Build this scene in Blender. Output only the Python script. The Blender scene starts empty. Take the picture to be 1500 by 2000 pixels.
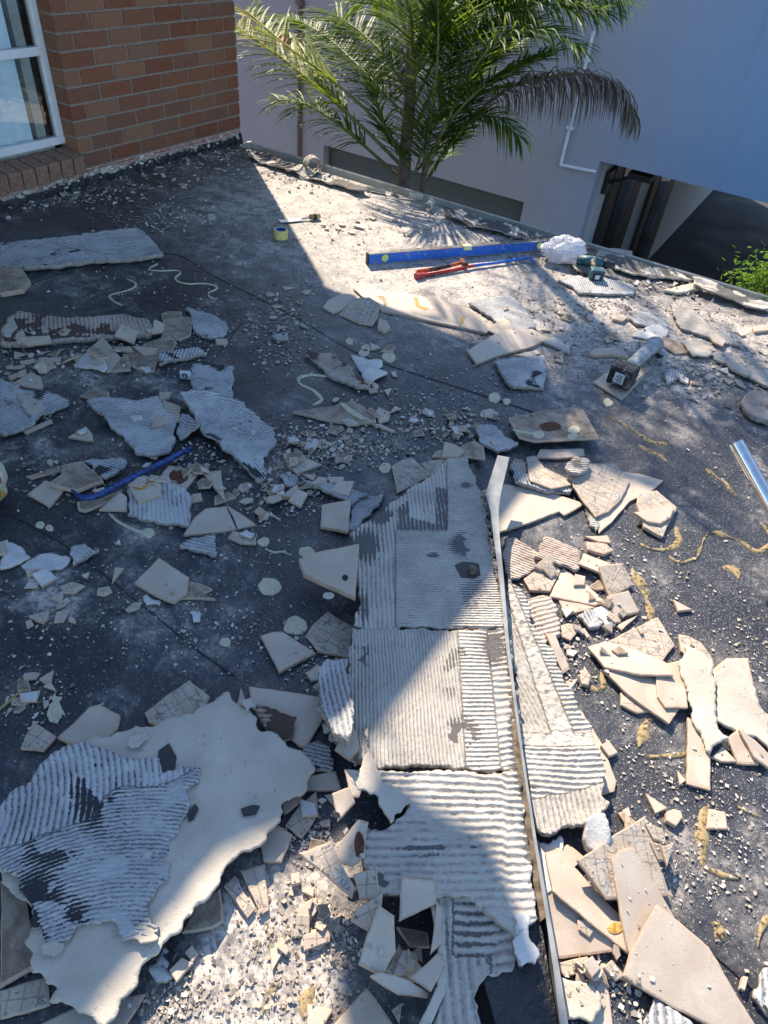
import bpy, math, random
import numpy as np
from mathutils import Matrix, Vector
rng = np.random.default_rng(7); random.seed(7)
SC = bpy.context.scene; COL = SC.collection
# ------------------------------------------------------------------ camera
F = 1340.0; H = 1.55
def _n(v): return v/np.linalg.norm(v)
_Z = _n(np.array([170., 1450., F])); _Y = np.array([1074., 1076., -F]); _Y = _n(_Y-(_Y@_Z)*_Z); _X = np.cross(_Y, _Z)
R = np.array([_X, _Y, _Z])
cam = bpy.data.cameras.new('camera'); co = bpy.data.objects.new('camera', cam); COL.objects.link(co)
m4 = Matrix.Identity(4)
for i in range(3):
    for j in range(3): m4[i][j] = R[i, j]
m4[2][3] = H
co.matrix_world = m4
cam.sensor_fit = 'VERTICAL'; cam.sensor_height = 36; cam.lens = 36*F/2000; cam.clip_end = 500; cam.clip_start = .02
SC.camera = co
SC.render.resolution_x = 768; SC.render.resolution_y = 1024
# ------------------------------------------------------------------ light
SUN_EL = math.radians(40); SX, SY = -.774, .633
w = bpy.data.worlds.new('World'); SC.world = w; w.use_nodes = True
nt = w.node_tree; sky = nt.nodes.new('ShaderNodeTexSky'); sky.sky_type = 'NISHITA'; sky.sun_disc = False
sky.sun_elevation = SUN_EL; sky.sun_rotation = math.atan2(SX, SY) % (2*math.pi); sky.air_density = 1.0; sky.dust_density = .3; sky.ozone_density = 3.2
nt.links.new(sky.outputs[0], nt.nodes['Background'].inputs[0]); nt.nodes['Background'].inputs[1].default_value = .15
sl = bpy.data.lights.new('sun', 'SUN'); sl.energy = 5.0; sl.angle = math.radians(.53); sl.color = (1, .855, .69)
so = bpy.data.objects.new('sun', sl); COL.objects.link(so)
so.rotation_euler = Vector((SX*math.cos(SUN_EL), SY*math.cos(SUN_EL), math.sin(SUN_EL))).to_track_quat('Z', 'Y').to_euler()
SC.view_settings.view_transform = 'Standard'; SC.view_settings.look = 'None'; SC.view_settings.exposure = 1.17
SC.view_settings.gamma = 1
# ------------------------------------------------------------------ helpers
def ray(px, py): return R@np.array([px-750., -(py-1000.), -F])
def at(px, py, z=0.):
    d = ray(px, py); t = (z-H)/d[2]; return np.array([d[0]*t, d[1]*t])
def at3(px, py, z=0.):
    a = at(px, py, z); return np.array([a[0], a[1], z])
def onY(px, py, y):
    d = ray(px, py); t = y/d[1]; return np.array([d[0]*t, y, H+d[2]*t])
def onX(px, py, x):
    d = ray(px, py); t = x/d[0]; return np.array([x, d[1]*t, H+d[2]*t])
def onplane(px, py, P):      # plane z = a x + b y + c
    d = ray(px, py); a, b, c = P; t = (c-H)/(d[2]-a*d[0]-b*d[1]); return np.array([d[0]*t, d[1]*t])
_T = rng.random((256, 256))
def vn(x, y, s=1., o=0.):
    x = np.asarray(x, float)*s+o+1000; y = np.asarray(y, float)*s+o*1.7+1000
    xi = np.floor(x).astype(int); yi = np.floor(y).astype(int); fx = x-xi; fy = y-yi
    fx = fx*fx*(3-2*fx); fy = fy*fy*(3-2*fy)
    g = lambda i, j: _T[(xi+i) & 255, (yi+j) & 255]
    return (g(0, 0)*(1-fx)+g(1, 0)*fx)*(1-fy)+(g(0, 1)*(1-fx)+g(1, 1)*fx)*fy
def fbm(x, y, s, o=0., n=3):
    r = 0; a = .5; t = 0
    for k in range(n): r = r+a*vn(x, y, s*2**k, o+k*7.3); t += a; a *= .5
    return r/t
def inpoly(P, x, y):
    ins = np.zeros(np.shape(x), bool); j = len(P)-1
    for i in range(len(P)):
        xi, yi = P[i]; xj, yj = P[j]
        if yi != yj: ins ^= ((yi > y) != (yj > y)) & (x < (xj-xi)*(y-yi)/(yj-yi)+xi)
        j = i
    return ins
def area(P):
    P = np.asarray(P); x, y = P[:, 0], P[:, 1]; return .5*np.sum(x*np.roll(y, -1)-np.roll(x, -1)*y)
def tag(o, label=None, cat=None, group=None, kind=None):
    if label: o['label'] = label
    if cat: o['category'] = cat
    if group: o['group'] = group
    if kind: o['kind'] = kind
    return o
def link(name, me, mat, parent=None):
    if mat is not None:
        for q in (mat if isinstance(mat, (list, tuple)) else [mat]): me.materials.append(q)
    o = bpy.data.objects.new(name, me); COL.objects.link(o)
    if parent is not None: o.parent = parent
    return o
def empty(name, loc, label, cat, group=None):
    o = bpy.data.objects.new(name, None); COL.objects.link(o); o.location = loc; o.empty_display_size = .05
    return tag(o, label, cat, group)
class MB:
    def __init__(s): s.v = []; s.f = []; s.c = []; s.m = []
    def add(s, vs, fs, c=None, mi=0):
        b = len(s.v); s.v += [tuple(map(float, q)) for q in vs]; s.f += [tuple(b+i for i in q) for q in fs]
        s.c += [c if c is not None else 0.]*len(vs); s.m += [mi]*len(fs)
    def box(s, a, b, c=None, mi=0, M=None):
        (x0, y0, z0), (x1, y1, z1) = a, b
        vs = [(x, y, z) for z in (z0, z1) for y in (y0, y1) for x in (x0, x1)]
        if M is not None: vs = [tuple(M@Vector(q)) for q in vs]
        s.add(vs, [(0, 2, 3, 1), (4, 5, 7, 6), (0, 1, 5, 4), (2, 6, 7, 3), (0, 4, 6, 2), (1, 3, 7, 5)], c, mi)
    def tube(s, pts, r, n=10, c=None, mi=0, cap=True, sx=1.):
        pts = [Vector(p) for p in pts]; rings = []; up = Vector((0, 0, 1))
        rs = r if isinstance(r, (list, tuple)) else [r]*len(pts); vs = []
        for i, p in enumerate(pts):
            t = (pts[min(i+1, len(pts)-1)]-pts[max(i-1, 0)]).normalized()
            u = t.cross(up) if abs(t.z) < .95 else t.cross(Vector((1, 0, 0))); u.normalize(); q = u.cross(t)
            for k in range(n):
                a = 2*math.pi*k/n; vs.append(p+(u*math.cos(a)*sx+q*math.sin(a))*rs[i])
        fs = []
        for i in range(len(pts)-1):
            for k in range(n): fs.append((i*n+k, i*n+(k+1) % n, (i+1)*n+(k+1) % n, (i+1)*n+k))
        if cap: fs.append(tuple(range(n-1, -1, -1))); fs.append(tuple((len(pts)-1)*n+k for k in range(n)))
        s.add(vs, fs, c, mi)
    def build(s, name, mat, parent=None, smooth=False, attr='rv', bevel=0):
        me = bpy.data.meshes.new(name); me.from_pydata(s.v, [], s.f); me.update()
        a = me.attributes.new(attr, 'FLOAT', 'POINT'); a.data.foreach_set('value', s.c)
        me.polygons.foreach_set('material_index', s.m)
        if smooth: me.polygons.foreach_set('use_smooth', [True]*len(s.f))
        o = link(name, me, mat, parent)
        if bevel:
            b = o.modifiers.new('b', 'BEVEL'); b.width = bevel; b.segments = 2; b.limit_method = 'ANGLE'
        return o
# ------------------------------------------------------------------ materials
class NG:
    def __init__(s, name):
        s.m = bpy.data.materials.new(name); s.m.use_nodes = True; s.t = s.m.node_tree; s.p = s.t.nodes['Principled BSDF']
        s.out = s.t.nodes['Material Output']
    def n(s, ty, **k):
        q = s.t.nodes.new(ty)
        for a, b in k.items(): setattr(q, a, b)
        return q
    def l(s, a, b): s.t.links.new(a, b)
    def put(s, inp, v):
        if hasattr(v, 'links') or hasattr(v, 'is_output') and v.is_output: s.l(v, inp)
        else:
            if isinstance(v, tuple) and len(v) == 3 and inp.type == 'RGBA': v = v+(1,)
            inp.default_value = v
    def noise(s, scale, detail=3, rough=.55, vec=None, out=0, dist=0):
        q = s.n('ShaderNodeTexNoise'); q.inputs['Scale'].default_value = scale; q.inputs['Detail'].default_value = detail
        q.inputs['Roughness'].default_value = rough; q.inputs['Distortion'].default_value = dist
        s.l(vec if vec is not None else s.obj(), q.inputs['Vector']); return q.outputs[out]
    def obj(s):
        if not hasattr(s, '_o'): s._o = s.n('ShaderNodeTexCoord').outputs['Object']
        return s._o
    def vor(s, scale, feat='F1', out='Distance', vec=None):
        q = s.n('ShaderNodeTexVoronoi', feature=feat); q.inputs['Scale'].default_value = scale
        s.l(vec if vec is not None else s.obj(), q.inputs['Vector']); return q.outputs[out]
    def math(s, op, a, b=0., c=0., clamp=False):
        q = s.n('ShaderNodeMath', operation=op, use_clamp=clamp); s.put(q.inputs[0], a); s.put(q.inputs[1], b); s.put(q.inputs[2], c); return q.outputs[0]
    def ramp(s, v, a, b, lo=0., hi=1.):
        q = s.n('ShaderNodeMapRange', interpolation_type='SMOOTHSTEP'); s.l(v, q.inputs[0])
        for i, x in enumerate((a, b, lo, hi)): q.inputs[i+1].default_value = x
        return q.outputs[0]
    def mix(s, f, a, b, bt='MIX'):
        q = s.n('ShaderNodeMix', data_type='RGBA', blend_type=bt); s.put(q.inputs[0], f); s.put(q.inputs[6], a); s.put(q.inputs[7], b); return q.outputs[2]
    def attr(s, n, out='Fac'): return s.n('ShaderNodeAttribute', attribute_name=n).outputs[out]
    def rnd(s): return s.n('ShaderNodeObjectInfo').outputs['Random']
    def fin(s, col, rough=.7, bumps=(), spec=.4, metal=0., strength=1.):
        s.put(s.p.inputs['Base Color'], col); s.put(s.p.inputs['Roughness'], rough); s.put(s.p.inputs['Metallic'], metal)
        s.p.inputs['Specular IOR Level'].default_value = spec
        nrm = None
        for h, d in bumps:
            b = s.n('ShaderNodeBump'); s.l(h, b.inputs['Height']); b.inputs['Distance'].default_value = d; b.inputs['Strength'].default_value = strength
            if nrm is not None: s.l(nrm, b.inputs['Normal'])
            nrm = b.outputs[0]
        if nrm is not None: s.l(nrm, s.p.inputs['Normal'])
        return s.m
def simple(name, col, rough=.5, metal=0., var=.12, scale=30., bump=0., spec=.5):
    g = NG(name); n = g.noise(scale, 4)
    c = g.mix(g.ramp(n, .3, .7), tuple(x*(1-var) for x in col), tuple(min(1, x*(1+var)) for x in col))
    return g.fin(c, g.ramp(n, .2, .8, rough*.85, min(1, rough*1.15)), [(n, bump)] if bump else (), spec, metal)
def dusty(g, col, amt=.5, dust=(.52, .49, .45)):
    n = g.noise(9, 6, .7); f = g.noise(160, 2, .6)
    a = g.math('MULTIPLY', g.ramp(n, .48, .75), g.ramp(f, .35, .65)); return g.mix(g.math('MULTIPLY', a, amt), col, dust)
def m_tile():
    g = NG('glazed_tile'); r = g.rnd(); n = g.noise(14, 5, .6); f = g.noise(260, 2)
    a = g.mix(g.ramp(n, .3, .7), (.385, .312, .24), (.46, .385, .30)); a = g.mix(g.math('MULTIPLY', r, .6), a, (.48, .42, .34))
    sp = g.ramp(g.noise(420, 1), .66, .72); a = g.mix(g.math('MULTIPLY', sp, .35), a, (.2, .16, .12))
    bl = g.ramp(g.noise(26, 4, .7, dist=.6), .66, .70); a = g.mix(g.math('MULTIPLY', bl, .5), a, (.26, .22, .17))
    a = dusty(g, a, .7, (.54, .49, .42))
    rs = g.math('MULTIPLY', g.ramp(g.noise(12, 7, .75, dist=1.2), .60, .66), g.math('GREATER_THAN', r, .55)); a = g.mix(g.math('MULTIPLY', rs, .6), a, (.33, .32, .31))
    return g.fin(a, g.ramp(n, .3, .7, .42, .62), [(f, .0003), (n, .001)], .4)
def m_back():
    g = NG('tile_back'); n = g.noise(18, 5, .65); f = g.noise(220, 3)
    b = g.n('ShaderNodeTexBrick', offset=0.); g.l(g.obj(), b.inputs['Vector'])
    for k, v in (('Scale', 1.), ('Mortar Size', .0011), ('Mortar Smooth', .35), ('Brick Width', .05), ('Row Height', .026)): b.inputs[k].default_value = v
    ln = b.outputs['Fac']
    a = g.mix(g.ramp(n, .3, .7), (.38, .32, .25), (.48, .41, .33)); a = g.mix(g.math('MULTIPLY', ln, .65), a, (.25, .21, .17))
    d = g.math('MULTIPLY', g.ramp(g.noise(22, 6, .75, dist=.8), .54, .62), 1.); a = g.mix(g.math('MULTIPLY', d, .75), a, (.50, .50, .49))
    k = g.ramp(g.noise(45, 5, .7), .64, .68); a = g.mix(g.math('MULTIPLY', k, .7), a, (.12, .11, .10))
    return g.fin(a, .8, [(ln, -.0015), (d, .003), (f, .0012)], .2)
def m_ridge(name, hi, lo, mem):
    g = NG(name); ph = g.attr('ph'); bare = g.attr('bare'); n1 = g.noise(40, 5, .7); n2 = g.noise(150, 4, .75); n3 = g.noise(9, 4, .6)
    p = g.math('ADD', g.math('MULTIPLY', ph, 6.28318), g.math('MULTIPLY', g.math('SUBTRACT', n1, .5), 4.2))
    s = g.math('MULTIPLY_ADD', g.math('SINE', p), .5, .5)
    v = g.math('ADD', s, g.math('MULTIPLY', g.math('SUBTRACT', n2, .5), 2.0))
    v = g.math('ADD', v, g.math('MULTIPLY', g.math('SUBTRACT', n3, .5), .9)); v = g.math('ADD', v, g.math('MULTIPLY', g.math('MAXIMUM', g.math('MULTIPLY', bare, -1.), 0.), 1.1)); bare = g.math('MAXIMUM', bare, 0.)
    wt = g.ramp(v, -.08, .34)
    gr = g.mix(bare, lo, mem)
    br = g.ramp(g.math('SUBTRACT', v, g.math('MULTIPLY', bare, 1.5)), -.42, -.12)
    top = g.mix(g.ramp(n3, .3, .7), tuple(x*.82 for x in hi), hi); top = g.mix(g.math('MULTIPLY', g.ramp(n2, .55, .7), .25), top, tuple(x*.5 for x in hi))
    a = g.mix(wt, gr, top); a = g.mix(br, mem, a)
    hh = g.math('ADD', g.math('MULTIPLY', g.math('MULTIPLY', s, br), 1.), g.math('MULTIPLY', n2, 1.0))
    return g.fin(a, .85, [(hh, .0032)], .2)
def m_paper():
    g = NG('board_paper'); n = g.noise(7, 5, .6); f = g.noise(240, 3); s = g.ramp(g.noise(33, 6, .75, dist=.5), .60, .70)
    a = g.mix(g.ramp(n, .3, .7), (.41, .365, .295), (.50, .455, .375)); a = g.mix(g.math('MULTIPLY', s, .5), a, (.24, .245, .25)); s3 = g.ramp(g.noise(6, 7, .8, dist=1.5), .56, .66); a = g.mix(g.math('MULTIPLY', s3, .35), a, (.27, .25, .22)); cr_ = g.ramp(g.vor(9, 'DISTANCE_TO_EDGE', vec=g.noise(5, 5, out=1)), .0, .004, 1., 0.); a = g.mix(g.math('MULTIPLY', cr_, .45), a, (.13, .12, .10))
    k = g.ramp(g.noise(85, 2, .6), .73, .76); a = g.mix(k, a, (.16, .14, .12))
    return g.fin(a, .85, [(f, .0012), (n, .004), (s, .0008)], .2)
def m_muddy():
    g = NG('dirty_tile'); n = g.noise(22, 6, .7); f = g.noise(200, 3)
    a = g.mix(g.ramp(n, .35, .65), (.19, .145, .10), (.36, .29, .215)); a = g.mix(g.math('MULTIPLY', g.ramp(g.noise(7, 3), .5, .7), .7), a, (.12, .085, .06))
    a = dusty(g, a, .6)
    return g.fin(a, .75, [(f, .001), (n, .002)], .25)
def m_white():
    g = NG('white_backing'); n = g.noise(20, 5, .65); f = g.noise(180, 3)
    a = g.mix(g.ramp(n, .3, .7), (.46, .455, .43), (.60, .58, .54)); k = g.ramp(g.noise(70, 4, .7), .62, .68); a = g.mix(g.math('MULTIPLY', k, .6), a, (.2, .2, .2))
    return g.fin(a, .8, [(f, .001), (n, .003)], .2)
def m_deck():
    g = NG('membrane'); d = g.attr('dust'); gr = g.attr('grain')
    n0 = g.noise(2.2, 6, .65); n1 = g.noise(11, 7, .72, dist=.4); n2 = g.noise(70, 5, .7); n3 = g.noise(330, 2, .6)
    base = g.mix(g.ramp(n0, .35, .65), (.012, .015, .022), (.028, .033, .043))
    st = g.n('ShaderNodeMapping'); g.l(g.obj(), st.inputs[0]); st.inputs['Rotation'].default_value = (0, 0, .75); st.inputs['Scale'].default_value = (3, 60, 1)
    sc = g.ramp(g.noise(1.6, 5, .7, vec=st.outputs[0]), .60, .72)
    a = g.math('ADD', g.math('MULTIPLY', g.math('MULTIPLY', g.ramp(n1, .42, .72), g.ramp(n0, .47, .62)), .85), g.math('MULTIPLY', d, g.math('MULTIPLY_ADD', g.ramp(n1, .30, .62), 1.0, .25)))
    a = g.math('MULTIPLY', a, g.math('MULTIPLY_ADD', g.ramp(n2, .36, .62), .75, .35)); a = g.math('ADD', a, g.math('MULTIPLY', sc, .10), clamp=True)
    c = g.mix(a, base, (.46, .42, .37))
    v1 = g.vor(230, out='Distance'); v1c = g.n('ShaderNodeTexVoronoi'); v1c.inputs['Scale'].default_value = 230; g.l(g.obj(), v1c.inputs['Vector'])
    sepc = g.n('ShaderNodeSeparateColor'); g.l(v1c.outputs['Color'], sepc.inputs[0])
    den = g.math('SUBTRACT', g.math('MULTIPLY_ADD', g.ramp(n1, .35, .7), -.20, .97), g.math('MULTIPLY', gr, .35))
    fl = g.math('MULTIPLY', g.math('GREATER_THAN', sepc.outputs[0], den), g.math('LESS_THAN', v1, .36))
    v2 = g.n('ShaderNodeTexVoronoi'); v2.inputs['Scale'].default_value = 75; g.l(g.obj(), v2.inputs['Vector'])
    sep2 = g.n('ShaderNodeSeparateColor'); g.l(v2.outputs['Color'], sep2.inputs[0])
    fl2 = g.math('MULTIPLY', g.math('GREATER_THAN', sep2.outputs[0], .93), g.math('LESS_THAN', v2.outputs['Distance'], .22))
    fm = g.math('MAXIMUM', fl, fl2); c = g.mix(g.math('MULTIPLY', fm, .6), c, (.40, .385, .36))
    return g.fin(c, g.ramp(a, 0, .6, .40, .85), [(n3, .0009), (n2, .0015), (n0, .01), (fm, .001), (sc, .001)], .45)
def m_crumb():
    g = NG('crumb'); v = g.attr('rv')
    q = g.n('ShaderNodeValToRGB'); g.l(v, q.inputs[0]); e = q.color_ramp.elements; e[0].color = (.07, .06, .055, 1); e[0].position = 0.
    for p, c in ((.18, (.13, .11, .09)), (.3, (.30, .255, .205)), (.6, (.43, .37, .29)), (.8, (.54, .50, .44))):
        x = e.new(p); x.color = c+(1,)
    e[-1].color = (.60, .57, .53, 1)
    return g.fin(q.outputs[0], .8, [(g.noise(200, 3), .001)], .2)
M = dict(T=m_tile(), B=m_back(), P=m_paper(), D=m_muddy(), W=m_white(), deck=m_deck(), crumb=m_crumb(),
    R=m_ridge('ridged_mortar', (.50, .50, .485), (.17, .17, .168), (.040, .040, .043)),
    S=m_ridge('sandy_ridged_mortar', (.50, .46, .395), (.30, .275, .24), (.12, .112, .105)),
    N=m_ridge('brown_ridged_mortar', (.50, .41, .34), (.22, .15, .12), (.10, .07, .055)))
M['edge'] = simple('broken_ceramic', (.44, .33, .24), .85, bump=.001, scale=120)
M['core'] = simple('mortar_core', (.30, .27, .235), .9, var=.35, bump=.003, scale=90, spec=.2)
# ------------------------------------------------------------------ resting heights of the rubble (1 cm grid)
GX0, GY0, GS = -5., -.6, .01
HF = np.zeros((760, 500))
_gx, _gy = np.meshgrid(GX0+GS*(np.arange(760)+.5), GY0+GS*(np.arange(500)+.5), indexing='ij')
def cells(P):
    P = np.asarray(P); i0, j0 = np.floor((P.min(0)-[GX0, GY0])/GS).astype(int)-1; i1, j1 = np.ceil((P.max(0)-[GX0, GY0])/GS).astype(int)+1
    i0, j0 = max(i0, 0), max(j0, 0); s = (slice(i0, min(i1, 760)), slice(j0, min(j1, 500)))
    x, y = _gx[s], _gy[s]; return s, x, y, inpoly(P, x, y)
def rest(P, maxs=.32):
    s, x, y, m = cells(P)
    if not m.any(): return np.array([0, 0, 0.])
    xs, ys, hs = x[m], y[m], HF[s][m]
    if hs.max() < .0015: return np.array([0, 0, .0005])
    cx, cy = np.mean(P, 0); best = None; a0 = b0 = 0.; st = maxs/5
    for it in range(3):
        for a in a0+st*np.arange(-5, 6):
            for b in b0+st*np.arange(-5, 6):
                if a*a+b*b > maxs*maxs: continue
                c = (hs-a*(xs-cx)-b*(ys-cy)).max()
                if best is None or c < best[0]-1e-5: best = (c, a, b)
        c, a0, b0 = best; st /= 5
    return np.array([a0, b0, c-a0*cx-b0*cy+.0005])
def deposit(P, pl, th):
    s, x, y, m = cells(P); hh = HF[s]; z = pl[0]*x+pl[1]*y+pl[2]+th; hh[m] = np.maximum(hh[m], z[m])
# ------------------------------------------------------------------ piece builder
def outline(P, step, amp, o):
    P = np.asarray(P); out = []; big = amp > .003
    def rec(a, b, n, lv):
        L = np.linalg.norm(b-a)
        if L < step or lv > 6: out.append(a); return
        t = .5+(rng.random()-.5)*.45; d = (rng.random()-.5)*min(L*(.36 if big else .05), amp*(3.2 if big else 1.6)*(1. if lv < 3 else .7)); m = a+(b-a)*t+n*d
        rec(a, m, n, lv+1); rec(m, b, n, lv+1)
    for i in range(len(P)):
        a, b = P[i], P[(i+1) % len(P)]; n = np.array([-(b-a)[1], (b-a)[0]])/max(np.linalg.norm(b-a), 1e-6); rec(a, b, n, 0)
    return np.array(out)
def prism(name, P, pl, th, mat, edgemat, parent=None, seed=0, bev=True):
    n = len(P); c = P.mean(0); rot = rng.random()*6.28; cr, sr = math.cos(rot), math.sin(rot)
    zc = pl[0]*c[0]+pl[1]*c[1]+pl[2]
    def loc(x, y, z): x, y = x-c[0], y-c[1]; return (cr*x+sr*y, -sr*x+cr*y, z-zc)
    Q = c+(P-c)*(1-min(.004, .06*math.sqrt(abs(area(P))))/max(1e-3, math.sqrt(abs(area(P)))*.5)) if bev else P
    zt = lambda q, h: pl[0]*q[0]+pl[1]*q[1]+pl[2]+h
    vs = [loc(q[0], q[1], zt(q, th)) for q in Q]+[loc(q[0], q[1], zt(q, th-.0012)) for q in P]
    B = c+(P-c)*.992
    vs += [loc(q[0], q[1], zt(q, 0)) for q in B]
    fs = [tuple(range(n))]; mi = [0]
    for k in range(n):
        j = (k+1) % n; fs += [(k, n+k, n+j, j), (n+k, 2*n+k, 2*n+j, n+j)]; mi += [1, 1]
    fs.append(tuple(range(3*n-1, 2*n-1, -1))); mi.append(1)
    me = bpy.data.meshes.new(name); me.from_pydata(vs, [], fs); me.polygons.foreach_set('material_index', mi); me.update()
    o = link(name, me, [mat, edgemat], parent); o.location = (c[0], c[1], zc); o.rotation_euler = (0, 0, rot); return o
def sheet(name, P, pl, th, mat, edgemat, cell, ph=None, bare=None, disp=0., warp=0., parent=None, o=0., lift=0., off=(0, 0, 0)):
    """grid-meshed broken sheet: ridges and warping are real geometry"""
    P = np.asarray(P); lo, hi = P.min(0), P.max(0); nx, ny = np.maximum(2, np.ceil((hi-lo)/cell).astype(int)+2)
    gx = lo[0]-cell*.7+cell*np.arange(nx+1); gy = lo[1]-cell*.7+cell*np.arange(ny+1)
    X, Y = np.meshgrid(gx, gy, indexing='ij')
    Cx, Cy = (X[1:, 1:]+X[:-1, :-1])/2, (Y[1:, 1:]+Y[:-1, :-1])/2
    m = inpoly(P, Cx, Cy)
    if m.sum() < 3: return None
    idx = -np.ones(X.shape, int); use = np.zeros(X.shape, int)
    for dx in (0, 1):
        for dy in (0, 1): use[dx:dx+nx, dy:dy+ny] += m
    sel = use > 0; idx[sel] = np.arange(sel.sum()); vx, vy = X[sel].copy(), Y[sel].copy(); bd = use[sel] < 4
    A = P; Bn = np.roll(P, -1, 0); D = Bn-A; L2 = (D**2).sum(1)+1e-12
    bx, by = vx[bd], vy[bd]
    t = np.clip(((bx[:, None]-A[:, 0])*D[:, 0]+(by[:, None]-A[:, 1])*D[:, 1])/L2, 0, 1)
    qx, qy = A[:, 0]+t*D[:, 0], A[:, 1]+t*D[:, 1]; dd = (qx-bx[:, None])**2+(qy-by[:, None])**2; k = dd.argmin(1); r = np.arange(len(k))
    ok = dd[r, k] < (cell*.95)**2
    bx[ok], by[ok] = qx[r, k][ok], qy[r, k][ok]; vx[bd], vy[bd] = bx, by
    c = P.mean(0); zc = pl[0]*c[0]+pl[1]*c[1]+pl[2]
    base = pl[0]*vx+pl[1]*vy+pl[2]-zc
    wv = warp*(fbm(vx, vy, 7, o+3, 3)-.35)*2 if warp else 0
    if lift:
        dmin = np.full(len(vx), 1e9)
        for s0 in range(0, len(vx), 4000):
            e = slice(s0, s0+4000); t = np.clip(((vx[e, None]-A[:, 0])*D[:, 0]+(vy[e, None]-A[:, 1])*D[:, 1])/L2, 0, 1)
            dmin[e] = np.sqrt(((A[:, 0]+t*D[:, 0]-vx[e, None])**2+(A[:, 1]+t*D[:, 1]-vy[e, None])**2).min(1))
        wv = wv+lift*np.exp(-dmin/.03)*(.2+1.2*fbm(vx, vy, 9, o+9, 2))
    phv = ph(vx, vy) if ph else np.zeros(len(vx)); bv = bare(vx, vy) if bare else np.zeros(len(vx))
    fl = np.clip((fbm(vx, vy, 16, o+21, 4)-.60)*14, 0, .9)*(bv < .05) if ph else 0; bw = bv-fl; bv = np.maximum(bv, 0)
    h = disp*(fl*.75+(1-fl)*(.5+.5*np.sin(2*np.pi*phv+(fbm(vx, vy, 55, o)-.5)*2.6))**.5*(1-.9*bv)*np.clip(.15+1.5*fbm(vx, vy, 45, o+5), 0, 1.3)) if disp else 0
    h = h+(disp*.9+.0006)*(fbm(vx, vy, 130, o+1, 2)-.5)
    top = base+th+wv+h; bot = base+wv
    N = len(vx); vs = np.concatenate([np.stack([vx-c[0], vy-c[1], top], 1), np.stack([vx-c[0], vy-c[1], bot], 1)])
    i, j = np.nonzero(m); q = np.stack([idx[i, j], idx[i+1, j], idx[i+1, j+1], idx[i, j+1]], 1)
    mm = np.pad(m, 1); sides = []
    for (di, dj, a, b) in ((-1, 0, 3, 0), (1, 0, 1, 2), (0, -1, 0, 1), (0, 1, 2, 3)):
        e = ~mm[i+1+di, j+1+dj]; s_ = q[e]; sides.append(np.stack([s_[:, b], s_[:, a], s_[:, a]+N, s_[:, b]+N], 1))
    sd = np.concatenate(sides); fs = np.concatenate([q, q[:, ::-1]+N, sd])
    me = bpy.data.meshes.new(name); me.vertices.add(2*N); me.vertices.foreach_set('co', vs.ravel())
    nf = len(fs); me.loops.add(4*nf); me.loops.foreach_set('vertex_index', fs.ravel().astype(np.int32)); me.polygons.add(nf)
    me.polygons.foreach_set('loop_start', np.arange(nf, dtype=np.int32)*4); me.polygons.foreach_set('loop_total', np.full(nf, 4, np.int32))
    mi = np.zeros(nf, np.int32); mi[len(q):] = 1; me.polygons.foreach_set('material_index', mi); me.update(calc_edges=True); me.validate()
    for an, av in (('ph', phv), ('bare', bw)):
        a = me.attributes.new(an, 'FLOAT', 'POINT'); a.data.foreach_set('value', np.concatenate([av, av]).astype(np.float32))
    ob = link(name, me, [mat, edgemat], parent); ob.location = (c[0]+off[0], c[1]+off[1], zc+off[2]); return ob
def pts(s): return [tuple(float(v) for v in q.split(',')) for q in s.split()]
def linph(c, d, pitch):      # ridges running along world direction d
    n = np.array([-d[1], d[0]])/np.hypot(*d)
    return lambda x, y: ((x-c[0])*n[0]+(y-c[1])*n[1])/pitch+(vn(x, y, 9, 4)-.5)*.5
def arcph(c, pitch): return lambda x, y: np.hypot(x-c[0], y-c[1])/pitch+(vn(x, y, 9, 4)-.5)*.5
def noisebare(amt, s=14, o=0.):
    return lambda x, y: np.clip((fbm(x, y, s, o, 3)-(1-amt))*9, 0, 1)
CAT = dict(T=('tile_shard', 'tile shard'), B=('tile_shard', 'tile shard'), D=('tile_shard', 'tile shard'), W=('board_fragment', 'board fragment'),
    P=('board_fragment', 'board fragment'), R=('mortar_slab', 'mortar slab'), S=('mortar_slab', 'mortar slab'), N=('mortar_slab', 'mortar slab'))
GRP = dict(T='broken floor tiles strewn over the deck', W='broken pieces of backing board', R='ridged slabs of old tile adhesive')
GRP.update(B=GRP['T'], D=GRP['T'], P=GRP['W'], S=GRP['R'], N=GRP['R'])
PIECE = {}; _k = 0
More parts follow.
